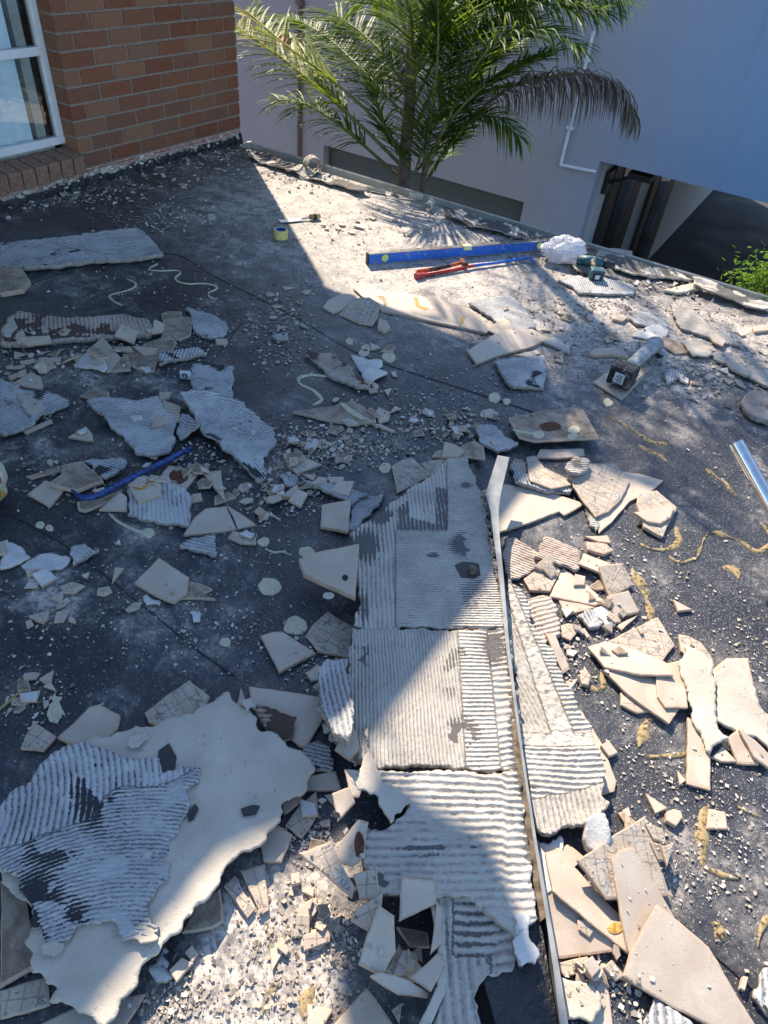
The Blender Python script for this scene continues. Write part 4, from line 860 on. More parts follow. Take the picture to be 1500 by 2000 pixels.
T|small upright chip left of the grinder tile|1083,702 1100,698 1100,708|
B|lined pale tile left of the hob's upper tip|765,910 785,898 805,893 842,927 775,963|
B|folded lined scrap between the lined pale tile and the hob|822,905 845,898 868,896 872,908 843,928|
D|dark tan shard against the hob's upper tip|895,905 897,880 925,868 942,880 946,905 912,900|up=.02
T|pale jagged shard at the hob's upper tip|862,893 868,862 890,868 908,880 895,893|
B|pale scrap left of the ridged triangle at the hob's tip|843,892 852,880 866,878 862,893|
R|blue grey ridged triangle over the hob's upper tip|930,833 950,834 968,836 985,858 1012,870 990,882 972,887 935,868|r=1,.35 p=.009 up=.01
T|big beige tile right of the metal strip's bent end|955,1046 965,960 985,945 1047,953 1142,983 1103,1006 1093,998 1030,1022|t=.010
N|grey striped shard below the brown glue spotted tile|995,915 1005,898 1030,905 1030,935 1005,930|r=.3,1 p=.010
T|dim tile under the brown glue spotted tile|1047,893 1055,877 1140,876 1142,890 1090,895|
R|long ridged plank below the pale lined shard|1000,925 1035,935 1118,950 1115,961 1050,955 1005,945|r=.5,1 p=.012
B|pale lined shard with a sunlit tip right of the metal strip|1028,893 1045,890 1062,912 1127,944 1077,953 1036,938|
S|small ridged stub poking from under the big lined fan tile|1142,992 1152,990 1168,1015 1167,1038 1152,1025|r=1,.1 p=.011
T|beige tile with a long point under the big lined fan tile|1200,925 1215,920 1250,925 1296,938 1272,960 1230,979 1195,1020 1170,1041 1166,1008|
B|big lined fan shaped tile in the sun|1113,910 1140,905 1200,905 1230,938 1214,973 1190,998 1163,1009 1140,980 1120,950|t=.010
S|crumbly mortar heap on the upper edge of the lined fan tile|1102,915 1115,900 1150,902 1148,915 1130,930 1115,930|w=.02 b=.3
D|brown glue spotted tile casting a long shade|990,828 1050,815 1115,807 1135,812 1166,868 1100,871 1040,874 1010,866 1000,850|id=gsp up=.03
B|thick mortar backed tile under the rounded beige one|1243,985 1246,966 1282,960 1322,990 1308,1020 1295,1048 1257,1030|t=.014
T|rounded beige tile on the thick mortar backed one|1238,1000 1290,990 1313,983 1317,993 1310,1010 1290,1022 1265,1018|t=.010
N|reddish ridged slab against the metal strip|985,1052 1005,1052 1035,1070 1072,1092 1045,1112 1015,1130 990,1130|r=1,.35 p=.011 b=.25
N|reddish ridged shard with a cream left edge|1043,1090 1052,1070 1062,1050 1100,1062 1138,1080 1125,1116 1085,1100|r=1,.35 p=.011 b=.2
T|tan oblong above the square tile in the sunny heap|1140,1047 1187,1045 1194,1060 1170,1058|
B|pale crumbly chunk under the tan oblong|1145,1057 1185,1062 1198,1075 1180,1082 1148,1072|t=.014
T|square beige tile right of the reddish ridged shard|1127,1108 1140,1080 1193,1100 1168,1125|t=.010
D|dim tile under the cross-scored grey tile|1150,1145 1175,1128 1185,1150 1165,1152|
B|cross-scored grey tile in the sunny heap|1167,1112 1212,1107 1236,1142 1194,1166|t=.014
T|tan shard below the big beige triangle, nearer the lined grey shards|1092,1172 1130,1178 1165,1186 1105,1201|
T|big beige triangle topmost in the sunny heap|1100,1108 1140,1135 1185,1178 1160,1182 1073,1165|t=.010
B|grey mortar backed shard left of the big beige triangle|1023,1130 1050,1112 1082,1102 1096,1112 1075,1154 1035,1152|t=.013
T|thin slat lying over the grey mortar backed shard|1043,1108 1072,1090 1084,1099 1062,1112|t=.010
T|pitted square tile right of the big beige triangle|1181,1171 1224,1160 1249,1195 1202,1204|t=.010
T|narrow tan shard under the pitted square tile|1204,1222 1247,1200 1215,1230|
R|black and white shard left of the smooth grey mortar shard|1128,1204 1155,1191 1180,1220 1150,1228|r=.5,1 p=.012 b=.5
W|smooth grey mortar shard under the pitted square tile|1155,1192 1180,1180 1203,1222 1187,1226|t=.012
N|reddish and grey ridged block low in the sunny heap|1025,1172 1050,1166 1078,1168 1085,1200 1094,1242 1055,1258 1037,1220|r=1,-.25 p=.015 t=.016 b=.3
B|rough pale shard right of the reddish grey block|1095,1222 1110,1217 1136,1223 1115,1250 1096,1242|
T|small shard on edge below the rough pale shard|1137,1229 1142,1226 1152,1243 1147,1246|
T|tan shard at the metal strip below the reddish slabs|1000,1200 1030,1200 1026,1226 1000,1229|up=.02
T|long narrow tan blade lying down the right slab|994,1231 1010,1232 1055,1302 1046,1299|up=.03
T|small lone triangle of tile on the sunny black deck|1315,1170 1353,1190 1325,1193|t=.010
B|lined tan tile behind the long pointed tile|1182,1256 1235,1228 1285,1205 1318,1260 1295,1290 1240,1278|t=.010
B|rough shard under the lower long tile of the right stack|1212,1352 1240,1362 1270,1388 1245,1392 1213,1376|
T|lower long tile of the right stack, dark on its right|1178,1308 1225,1312 1282,1325 1300,1365 1326,1386 1307,1413 1260,1380 1215,1345|t=.010
T|tan upright tile at the right of the stack|1281,1322 1300,1295 1330,1290 1340,1345 1344,1382 1300,1381 1285,1360|t=.010
T|long pointed tile topmost of the right stack|1146,1267 1180,1255 1240,1270 1300,1293 1317,1318 1250,1318 1180,1305|t=.010
B|tan tile with a lined corner behind the white strip|1326,1238 1345,1242 1370,1255 1393,1288 1380,1302 1345,1285 1330,1270|t=.010
T|long tan tile standing below the white strip|1343,1400 1360,1410 1388,1470 1388,1543 1342,1530|t=.010
T|peach tile under the big cream slab at the right|1390,1310 1420,1285 1462,1285 1475,1350 1470,1362 1400,1370|
P|big cream slab near the right picture edge|1390,1320 1415,1295 1440,1290 1455,1310 1475,1350 1485,1385 1505,1400 1505,1470 1480,1440 1430,1425 1393,1400|t=.010 w=.012
P|white pointed strip left of the big cream slab|1328,1290 1340,1265 1385,1302 1392,1350 1393,1400 1400,1430 1418,1445 1385,1475 1360,1420 1345,1365|t=.008 w=.008
T|small pale triangle below the white pointed strip|1390,1478 1412,1457 1440,1487 1410,1487|
T|grey tile corner below the big cream slab|1420,1442 1445,1425 1482,1494 1442,1490|
T|long tan wedge pointing to the right picture edge|1444,1424 1475,1445 1505,1475 1505,1502 1475,1480|
T|beige smooth slab edge under the right of the ridged slab|1120,1400 1138,1390 1175,1450 1204,1525 1200,1545 1175,1552|
@slab
W|lumpy white mortar clod below the large ridged slab|1130,1620 1160,1612 1175,1640 1180,1665 1150,1672 1132,1650|t=.02 w=.03
T|tan shard leaning from under the large ridged slab|1065,1235 1085,1240 1113,1305 1100,1315|
T|small tan shard right of the large ridged slab|1105,1330 1130,1325 1110,1350|
B|pale broken bracket shaped chunk right of the large ridged slab|1132,1320 1142,1301 1155,1320 1150,1338 1137,1335|t=.014
T|angular tan chunk on the black deck right of the large slab|1174,1455 1190,1445 1207,1470 1190,1477|t=.012
T|six-sided tan chip alone on the black deck|1302,1585 1315,1580 1330,1583 1334,1596 1321,1613 1302,1602|t=.014
W|curved white lump beside the metal strip|1048,1640 1070,1650 1092,1635 1095,1668 1075,1688 1082,1730 1062,1750 1050,1700|t=.02 w=.03
T|beige tile far under the grey leaning tiles|1060,1745 1085,1738 1150,1800 1215,1855 1140,1865 1078,1873|t=.010
T|long beige tile with a rusty corner under the grey leaning tiles|1065,1665 1110,1648 1140,1672 1120,1690 1178,1755 1215,1790 1228,1862 1150,1800 1080,1740|t=.010 id=rc
B|large lined tile with blue spots beside the white dust|1120,1690 1180,1650 1247,1610 1280,1690 1305,1750 1262,1760 1182,1758|t=.012
T|tall tapering tile leaning over the large lined tile|1195,1678 1212,1658 1235,1652 1270,1710 1318,1792 1262,1835 1230,1864 1215,1800|t=.010
T|very large beige tile at the bottom right|1284,1765 1385,1850 1480,2010 1400,2010 1310,1965 1217,1905 1230,1862|t=.011
B|grey tile stub above the spike shaped shard|1080,1882 1148,1868 1156,1890 1105,1908|
T|tall tan tile at the bottom right of the hob|1150,1878 1183,1882 1200,2020 1150,2020|
B|spike shaped shard standing on the pale torn plate|1133,1867 1146,1928 1125,1926|
P|pale torn plate at the bottom beside the metal strip|1085,1903 1110,1915 1135,1918 1175,1950 1172,1975 1160,1998 1125,1990 1092,1992 1100,1955|t=.008
R|ridged slab cut off by the bottom right picture corner|1470,1950 1490,1895 1510,1875 1510,1990|r=.1,1 p=.016
R|dark ridged slab poking out under the very large beige tile|1255,2020 1275,1950 1310,1965 1370,2020|r=.05,1 p=.018 b=.4
T|small tan oblong upright on the deck at the lower right|1446,1930 1452,1906 1462,1908 1455,1935|t=.012
'''
def phR(x, y):
    px, py = proj(x, y, .04); a = dirph(x, y, ACR, .0135, 1.2); v = dirph(x, y, ALO, .0125); dg = at(1060, 1400, .04)-at(1000, 1290, .04); dg /= np.linalg.norm(dg); d = dirph(x, y, dg, .0115)
    r = fbm(x, y, 90, 2)*.8
    top = np.where(px < 1015+(py-1250)*.33, d, np.where(px > 1042+(py-1250)*.42, a, r)); return np.where(py < 1435, top, np.where(py < 1462, r, np.where(py+.25*(px-1100) < 1552, a, v)))
def slab(): board('mortar_slab', 'large ridged slab leaning right of the metal strip', '992,1135 1020,1160 1045,1230 1085,1290 1120,1360 1145,1410 1168,1470 1178,1520 1172,1560 1188,1572 1165,1620 1130,1612 1090,1625 1062,1632 1045,1605 1030,1560 1018,1460 1002,1300', .028, .014, phR, lambda x, y: 0*x, .0042, cell=.0036, mat='S', warp=.012, lift=.006, jag=.007, grp=GRP['R'])
for ln in DATA.strip().split('\n'): slab() if ln[0] == '@' else piece(ln)
# big cream sheet with its ridged coat -------------------------------
zS = .052
cream = '215,1438 250,1425 300,1420 350,1402 400,1380 445,1352 500,1400 565,1460 616,1500 602,1538 575,1552 550,1565 548,1600 520,1640 490,1660 430,1712 380,1770 352,1820 318,1842 315,1852 270,1902 235,1952 202,2010 180,1985 150,1975 120,1955 92,1965 112,1932 60,1898 45,1842 62,1812 52,1760 0,1700 -40,1680 -40,1610 0,1580 60,1530 110,1470 150,1458'
sh = board('mortar_sheet', 'very large cream sheet coated with ridged mortar, filling the lower left', cream, zS, .007, None, None, 0, cell=.005, mat='P', warp=.010, lift=-.004, jag=.013, grp=None)
def phB(x, y):
    px, py = proj(x, y, .06); c = at(-260, 1640, .06); c2 = at(150, 2250, .06); a = np.hypot(x-c[0], y-c[1])/.0128; q = np.hypot(x-c2[0], y-c2[1])/.006; return np.where(py+.45*px+40*(vn(x, y, 12)-.5) < 1665, a, q*.72+.15+fbm(x, y, 90, 9)*.6)
def bareB(x, y):
    px, py = proj(x, y, .06); n = fbm(x, y, 26, 5); v = blob(px, py, 185, 1560, 50, 1.3)*(n > .46)*.9
    v = np.maximum(v, blob(px, py, 100, 1670, 60, .6)*(n > .44)*.8); v = np.maximum(v, blob(px, py, 80, 1770, 55, 1.4)*(n > .36)*.95); return np.maximum(v, blob(px, py, 130, 1800, 50, 1)*(n > .42)*.9)
rd = board('ridged_coat', '', '-40,1600 0,1578 60,1530 105,1472 150,1455 200,1462 250,1482 310,1482 318,1512 345,1505 352,1492 392,1500 388,1530 362,1545 368,1580 350,1625 330,1640 328,1668 310,1672 335,1685 330,1720 305,1740 285,1770 290,1790 312,1812 300,1836 270,1828 240,1836 205,1800 160,1805 135,1840 100,1848 62,1812 55,1760 40,1720 0,1695 -40,1675', zS+.0065, .008, phB, bareB, .0034, cell=.0036, mat='R', warp=.010, jag=.009, parent=sh)
rd.location = rd.location-sh.location
for s, w_ in (('310,1466 330,1452 345,1478 342,1500 325,1512 312,1500 308,1482', 0), ('470,1580 495,1572 508,1574 500,1590 476,1594', 0), ('366,1588 380,1570 388,1578 378,1600 368,1604', 0)):
    P = wpoly(s, zS+.012); o = prism('tear', outline(P, .006, .002, 3), np.array([0, 0, zS+.0085+(.0 if w_ else .001)]), .004, M['dark'], M['dark'], sh, bev=False); o.location = o.location-sh.location
for s, lab in (('640,0 1,1', ''),)[:0]: pass
for q, ang in ((('250,1440 285,1432 292,1446 268,1462 246,1456'), ''), (('468,1372 490,1366 500,1378 482,1392'), ''), (('232,1825 262,1812 300,1818 312,1836 276,1846 240,1840'), ''), (('78,1845 100,1838 128,1852 110,1868 84,1866'), '')):
    P_ = wpoly(q, zS+.014); fl_ = sheet('torn_flake', outline(P_, .005, .006, 2), np.array([0, 0, zS+.0105]), .004, M['P'], M['P'], .0035, None, None, 0, .006, sh, 3., .006); fl_.location = fl_.location-sh.location
# marks on pieces -------------------------------------------------------
M['rust'] = simple('rust', (.10, .035, .015), .9, var=.6, bump=.004, scale=120); M['mustard'] = simple('mustard_stain', (.42, .25, .06), .8, var=.5, scale=90); g = NG('dried_glue'); n = g.noise(45, 6, .8); f_ = g.noise(260, 2, .7); a = g.mix(g.ramp(n, .35, .65), (.44, .40, .27), (.56, .52, .39)); a = g.mix(g.ramp(f_, .60, .68), a, (.20, .18, .13)); a = g.mix(g.ramp(n, .60, .68), a, (.13, .13, .12)); M['glue'] = g.fin(a, .7, [(n, .002)], .2)
M['smear'] = simple('old_glue_trace', (.27, .22, .12), .8, var=.4, scale=120)
def mark(key, s, mat, name, h=.0012, n=14):
    ob, pl, th = PIECE[key]; cs = pts(s)
    if len(cs) == 2:
        (x, y), (rx, ry) = cs; cs = [(x+rx*math.cos(a)*(.9+.2*random.random()), y+ry*math.sin(a)*(.9+.2*random.random())) for a in [6.283*k/n for k in range(n)]]
    P = np.array([onplane(x, y, (pl[0], pl[1], pl[2]+th+h)) for x, y in cs]); P = P if area(P) > 0 else P[::-1]
    o = prism(name, P, pl+[0, 0, th-.0003], h, M[mat], M[mat], bev=False); o.parent = ob; o.matrix_parent_inverse = (Matrix.Translation(ob.location)@ob.rotation_euler.to_matrix().to_4x4()).inverted()
mark('rust', '348,931 19,14', 'rust', 'rust_stain'); mark('must', '272,948 15,9', 'mustard', 'stain'); mark('spot', '657,1592 8,6', 'dark', 'dark_spot'); mark('rusty', '702,1650 10,26', 'rust', 'rust_stain')
mark('glue', '662,786 673,787 690,800 712,814 728,822 712,822 690,812 675,800', 'glue', 'glue_line', .003); mark('gsp', '1121,839 12,8', 'glue', 'glue_spot', .003); mark('gsp', '1118,852 10,6', 'glue', 'glue_spot', .003); mark('gsp', '1052,848 12,7', 'glue', 'glue_spot', .003)
mark('gsp', '1000,838 1010,839 1045,846 1045,849 1008,843', 'glue', 'glue_line', .002); mark('gsp', '1075,833 22,9', 'rust', 'stain', .0008)
mark('plank', '735,577 750,578 757,592 752,600 748,588', 'smear', 'glue_trace'); mark('plank', '808,580 816,582 820,596 838,602 830,606 812,598', 'mustard', 'glue_trace'); mark('plank', '902,617 909,618 905,630 898,636 900,626', 'mustard', 'glue_trace')
mark('rc', '1202,1813 15,11', 'mustard', 'rust_stain', .002); mark('bigtri', '642,1163 11,7', 'P', 'chip_mark'); mark('bigtri', '674,1128 6,6', 'dark', 'chip_mark'); mark('bigtri', '672,1176 6,4', 'dark', 'chip_mark')
mark('kite', '442,990 444,990 456,1010 464,1032 461,1032 452,1012', 'dark', 'crack', .0006)
# ================================================================== TOOLS
def metal(name, c, r=.3): return simple(name, c, r, .9, var=.1, scale=40)
M['steel'] = metal('steel', (.55, .55, .56), .25); M['chrome'] = metal('polished_steel', (.75, .74, .72), .12); M['blue'] = simple('blue_paint', (.012, .10, .42), .35, var=.12, scale=25); M['red'] = simple('red_paint_tool', (.50, .02, .02), .4, var=.1)
M['orange'] = simple('orange_grip', (.62, .11, .02), .55, var=.12); M['black'] = simple('black_plastic', (.018, .018, .02), .4, var=.2); M['teal'] = simple('teal_plastic', (.012, .085, .11), .45, var=.15); M['greyp'] = simple('dusty_grey_plastic', (.26, .28, .29), .7, var=.35, scale=25)
M['label'] = simple('white_label', (.55, .57, .58), .6, var=.06); M['ochre'] = simple('ochre_handle', (.42, .31, .12), .5, var=.2); M['yellow'] = simple('yellow_tape', (.62, .52, .16), .6, var=.06); M['vial'] = simple('yellow_vial', (.60, .66, .10), .3, var=.1)
M['blk_blue'] = simple('chipped_blue_paint', (.012, .045, .17), .5, var=.7, scale=90)
def frame(o, a, c_, z=0):       # put object's local +X from a to c_
    o.location = (a[0], a[1], z); o.rotation_euler = (0, 0, math.atan2(c_[1]-a[1], c_[0]-a[0]))
def scuffed(name, col, rough):
    g = NG(name); n = g.noise(35, 6, .75, dist=.6); a = g.mix(g.ramp(g.noise(6, 3), .3, .7), tuple(x*.75 for x in col), col); a = g.mix(g.math('MULTIPLY', g.ramp(n, .52, .66), .55), a, (.36, .34, .31)); return g.fin(a, g.ramp(n, .4, .65, rough, .85), [(n, .0006)], .4)
for k_, c_, r_ in (('blue', (.018, .13, .52), .35), ('red', (.42, .02, .02), .4), ('orange', (.50, .09, .02), .55), ('black', (.018, .018, .02), .45), ('teal', (.012, .085, .11), .45)): M[k_] = scuffed('scuffed_'+k_, c_, r_)
# spirit level
A, Bp = at(718, 516), at(1072, 487); L = float(np.linalg.norm(Bp-A)); b = MB(); b.box((0, -.0115, .003), (L, .0115, .060))
lv = b.build('spirit_level', M['blue']); frame(lv, A, Bp, .001); tag(lv, 'long blue spirit level standing on its edge in the sun', 'spirit level')
b = MB(); b.box((0, -.0135, .0), (L, .0135, .0055)); b.box((0, -.0135, .0575), (L, .0135, .0625)); b.build('rail', M['steel'], lv)
for x in (-.004, L+.004): b = MB(); b.box((x-.004, -.0145, -.001), (x+.004, .0145, .0635)); b.build('end_cap', M['black'], lv, bevel=.001)
for x in (.095, L-.08): b = MB(); b.tube([(x, -.0128, .031), (x, .0128, .031)], .020, 20); v = b.build('vial', M['vial'], lv); b = MB(); b.tube([(x-.011, -.0142, .031), (x+.011, -.0142, .031)], .004, 8); b.build('tube', M['label'], v)
x = L*.515; b = MB(); b.box((x-.026, -.0138, .040), (x+.026, .0138, .0635)); v = b.build('vial', M['vial'], lv); b = MB(); b.box((x-.016, -.0145, .047), (x+.016, .0145, .0645)); b.build('tube', M['label'], v)
# red and blue pry bar
pr = [at3(816, 539, .012), at3(870, 530, .013), at3(925, 519, .014)]; pb = [at3(925, 519, .014), at3(985, 511, .014), at3(1022, 504, .016), at3(1036, 504, .024), at3(1041, 510, .018), at3(1043, 516, .004)]
b = MB(); b.tube(pb, [.0085, .0085, .0085, .008, .007, .004], 8); bar = b.build('pry_bar', M['blue'], smooth=True); b = MB(); b.tube(pr, [.010, .0095, .009], 8); b.build('handle', M['red'], bar, smooth=True)
b = MB(); p = at3(812, 540, .014); q = at3(828, 537, .014); b.tube([p, q], [.019, .016], 8); b.build('head', M['red'], bar); tag(bar, 'slim red and blue pry bar hooked at the end by the plastic bag', 'pry bar')
# hammer
b = MB(); b.tube([at3(905, 512, .022), at3(880, 519, .020)], [.010, .0105], 10, sx=.8); hm = b.build('hammer', M['orange'], smooth=True)
b = MB(); b.tube([at3(880, 519, .020), at3(846, 526, .019), at3(838, 527, .019)], [.0105, .0135, .0125], 10, sx=.8); b.build('grip', M['black'], hm, smooth=True)
b = MB(); b.tube([at3(838, 527, .019), at3(815, 532, .020)], [.0125, .016], 10, sx=.8); b.build('butt', M['orange'], hm, smooth=True)
b = MB(); p = at3(905, 512, .022); d = (at3(905, 520, .022)-at3(890, 500, .022)); d = d/np.linalg.norm(d); b.tube([p-d*.05, p-d*.02, p+d*.02, p+d*.045], [.004, .012, .013, .015], 10); b.build('head', M['rust'], hm, smooth=True); tag(hm, 'orange and black handled hammer lying against the red pry bar', 'hammer')
# chisel
A, Bp = at(546, 434), at(625, 427); b = MB(); L = float(np.linalg.norm(Bp-A)); b.box((0, -.022, .004), (.14, .022, .007)); b.tube([(.14, 0, .008), (.19, 0, .012)], [.006, .006], 8); ch = b.build('chisel', M['steel']); frame(ch, A, Bp)
b = MB(); b.tube([(.185, 0, .013), (.20, 0, .014), (L*.75, 0, .016), (L-.01, 0, .016), (L, 0, .016)], [.010, .014, .016, .017, .012], 12); b.build('handle', M['ochre'], ch, smooth=True); b = MB(); b.tube([(L*.82, 0, .016), (L*.90, 0, .016)], .0178, 12); b.build('collar', M['black'], ch)
tag(ch, 'wide steel chisel with an ochre handle beside the tape roll', 'chisel')
# tape
c = at(549, 470); c = c+_n(c)*.038; ro, ri, hh = .040, .029, .048; n = 40; vs = []
for r_, z in ((ro, 0), (ro, hh), (ri, hh), (ri, 0)): vs += [(r_*math.cos(6.2832*k/n), r_*math.sin(6.2832*k/n), z) for k in range(n)]
b = MB(); b.add(vs, [(j*n+k, j*n+(k+1) % n, ((j+1) % 4)*n+(k+1) % n, ((j+1) % 4)*n+k) for j in (0, 1, 3) for k in range(n)]); tp = b.build('tape_roll', M['yellow']); tp.location = (c[0], c[1], .001)
b = MB(); ri2 = ri-.003; vs = [(r_*math.cos(6.2832*k/n), r_*math.sin(6.2832*k/n), z) for r_, z in ((ri, hh+.0005), (ri2, hh+.0005), (ri2, 0), (ri, 0)) for k in range(n)]
b.add(vs, [(j*n+k, j*n+(k+1) % n, ((j+1) % 4)*n+(k+1) % n, ((j+1) % 4)*n+k) for j in range(4) for k in range(n)]); b.build('core', M['blue'], tp); tag(tp, 'roll of pale yellow masking tape with a blue core', 'tape roll')
# plastic bag
g = NG('thin_plastic'); tb = g.n('ShaderNodeBsdfTranslucent'); tb.inputs[0].default_value = (.75, .75, .80, 1); tr = g.n('ShaderNodeBsdfTransparent'); m1 = g.n('ShaderNodeMixShader'); m2 = g.n('ShaderNodeMixShader'); g.fin((.78, .78, .82), .25, [(g.noise(14, 4), .006)], .6)
m1.inputs[0].default_value = .4; m2.inputs[0].default_value = .16; g.l(g.p.outputs[0], m1.inputs[1]); g.l(tb.outputs[0], m1.inputs[2]); g.l(m1.outputs[0], m2.inputs[1]); g.l(tr.outputs[0], m2.inputs[2]); g.l(m2.outputs[0], g.out.inputs[0]); M['bag'] = g.m
def crumple(nu, nv, rx, ry, rz, amp, o, flat=.0, k1=6.):
    vs = []; fs = []
    for i in range(nv+1):
        th = math.pi*i/nv
        for k in range(nu):
            ph = 2*math.pi*k/nu; d = Vector((math.sin(th)*math.cos(ph), math.sin(th)*math.sin(ph), math.cos(th)))
            r = 1+amp*(abs(float(fbm(d.x*1.1+5, d.y*1.1+d.z*1.7, k1, o, 3))-.5)*-5+.6); z = d.z*rz*r
            vs.append((d.x*rx*r, d.y*ry*r, max(z, -rz*.55) if flat else z))
    for i in range(nv):
        for k in range(nu): fs.append((i*nu+k, i*nu+(k+1) % nu, (i+1)*nu+(k+1) % nu, (i+1)*nu+k))
    return vs, fs
c = at(1096, 512); b = MB(); vs, fs = crumple(72, 48, .125, .085, .085, .16, 3, 1, 1.2); b.add(vs, fs); o = b.build('plastic_bag', M['bag']); o.location = (c[0], c[1]+.03, .052); o.rotation_euler = (0, 0, .6)
b = MB(); vs, fs = crumple(24, 14, .05, .035, .03, .5, 8, 1); b.add([(x-.10, y-.015, z+.02) for x, y, z in vs], fs); b.build('handle', M['bag'], o)
b = MB(); b.tube([(-.05, -.03, -.03), (.04, -.02, -.035)], .022, 10); b.build('contents', M['brownrim'], o); tag(o, 'crumpled translucent white plastic bag next to the drill', 'plastic bag')
# drill (teal) : battery towards the camera
c = at(1160, 548); dr = empty('drill', (c[0], c[1], 0), 'teal and black cordless drill lying by the gutter', 'drill'); yaw = math.radians(28); dr.rotation_euler = (0, 0, yaw)
b = MB(); b.box((-.038, -.045, .004), (.038, .018, .075)); b.build('battery', M['teal'], dr, bevel=.008); b = MB(); b.box((-.026, -.0475, .018), (.026, -.0445, .062)); o = b.build('panel', M['black'], dr, bevel=.002)
b = MB(); b.box((-.012, -.0495, .028), (.012, -.0478, .05)); b.build('label', M['label'], dr)
b = MB(); b.tube([(0, .0, .05), (-.01, .06, .06), (-.005, .12, .062)], [.02, .018, .022], 10); b.build('handle', M['black'], dr, smooth=True)
b = MB(); b.tube([(-.09, .135, .05), (-.02, .13, .055), (.05, .125, .052)], [.027, .032, .03], 14); b.build('body', M['teal'], dr, smooth=True); b = MB(); b.tube([(.05, .125, .052), (.075, .124, .05), (.11, .122, .05), (.125, .122, .05)], [.024, .026, .018, .008], 12); b.build('chuck', M['black'], dr, smooth=True)
b = MB(); b.tube([(-.055, .0, .012), (-.09, .05, .02), (-.12, .10, .03)], [.018, .015, .012], 8); b.build('side_handle', M['black'], dr, smooth=True)
# grinder
z0 = .022; A = at(1212, 748, z0); Bp = at(1268, 694, z0+.02); gr_ = empty('angle_grinder', (A[0], A[1], z0), 'dusty cordless angle grinder with a black battery resting on a grey tile', 'angle grinder'); L = float(np.linalg.norm(Bp-A)); gr_.rotation_euler = (0, 0, math.atan2(Bp[1]-A[1], Bp[0]-A[0]))
b = MB(); b.box((-.050, -.052, .0), (.035, .052, .092)); b.build('battery', M['black'], gr_, bevel=.009)
b = MB(); b.box((-.0525, -.022, .022), (-.0495, .022, .068)); lb = b.build('label', M['label'], gr_); b = MB()
for k in range(5): b.box((-.0533, -.017, .027+.0075*k), (-.0526, .006+.010*(k % 2), .0305+.0075*k))
b.build('print', M['black'], lb)
b = MB(); b.tube([(.02, 0, .045), (.05, 0, .055), (.10, 0, .062), (L-.02, 0, .068), (L+.02, 0, .066)], [.036, .032, .028, .032, .040], 14, sx=1.); b.build('body', M['greyp'], gr_, smooth=True)
b = MB(); b.tube([(L+.015, 0, .068), (L+.05, 0, .06), (L+.065, 0, .05)], [.034, .034, .022], 14); b.tube([(L+.04, 0, .05), (L+.04, 0, .02)], [.024, .02], 14); b.build('gear_head', M['greyp'], gr_, smooth=True)
b = MB(); n = 24; vs = []
for r_, z in ((.0, .032), (.062, .032), (.064, .028), (.064, .010)): vs += [(L+.04+r_*math.cos(-1.2+3.9*k/(n-1)-.7), r_*math.sin(-1.2+3.9*k/(n-1)-.7), z) for k in range(n)]
b.add(vs, [(j*n+k, j*n+k+1, (j+1)*n+k+1, (j+1)*n+k) for j in range(3) for k in range(n-1)]); b.build('guard', M['greyp'], gr_)
b = MB(); b.tube([(L+.04, 0, .014), (L+.04, 0, .017)], .052, 28); b.build('disc', M['steel'], gr_)
# blue pry bar at left
b = MB(); P = [at3(373, 876, .030), at3(330, 897, .028), at3(280, 922, .035), at3(230, 947, .045), at3(195, 966, .05), at3(172, 973, .048), at3(155, 970, .045), at3(140, 957, .042)]
b.tube(P, [.0095, .0095, .0095, .0095, .0095, .0095, .008, .004], 8, sx=1.); o = b.build('pry_bar', M['blk_blue'], smooth=True); tag(o, 'chipped blue steel pry bar with a hooked end among the left rubble', 'pry bar')
# steel tube at the right
top = at3(1437, 864, .34); bot = at3(1640, 1230, .0); d = (bot-top); b = MB(); n = 28; t = Vector(d).normalized(); u = t.cross(Vector((0, 0, 1))).normalized(); q = u.cross(t); vs = []
for p, r_ in ((bot, .0225), (top, .0225), (top, .0205), (bot, .0205)): vs += [Vector(p)+(u*math.cos(6.2832*k/n)+q*math.sin(6.2832*k/n))*r_ for k in range(n)]
b.add(vs, [(j*n+k, j*n+(k+1) % n, (j+1)*n+(k+1) % n, (j+1)*n+k) for j in range(3) for k in range(n)]); o = b.build('steel_tube', M['chrome'], smooth=True); e = o.modifiers.new('e', 'EDGE_SPLIT'); e.split_angle = .6; tag(o, 'shiny open ended steel tube slanting in from the right picture edge', 'tube')
# spotted sack at the left edge
c = at(-70, 985); g = NG('spotted_cloth'); n1 = g.n('ShaderNodeTexVoronoi'); n1.inputs['Scale'].default_value = 17; n1.inputs['Randomness'].default_value = .5; g.l(g.obj(), n1.inputs['Vector']); ln = g.n('ShaderNodeTexWave', wave_type='RINGS'); ln.inputs['Scale'].default_value = 2.2; g.l(g.obj(), ln.inputs['Vector'])
a = g.mix(g.math('LESS_THAN', n1.outputs['Distance'], .30), (.60, .55, .42), (.50, .32, .08)); a = g.mix(g.math('GREATER_THAN', ln.outputs['Fac'], .985), a, (.45, .10, .06)); M['sack'] = g.fin(a, .8, [(g.noise(9, 4), .01)], .2)
b = MB(); vs, fs = crumple(40, 24, .15, .13, .14, .16, 12, 0, 3.); b.add([(x, y, max(z, -.11)) for x, y, z in vs], fs); o = b.build('sack', M['sack'], smooth=True); o.location = (c[0], c[1], .11); tag(o, 'cream sack with orange dots at the left picture edge', 'sack'); deposit(wpoly('-200,1000 10,1000 15,960 0,900 -150,880', 0), np.zeros(3), .12)
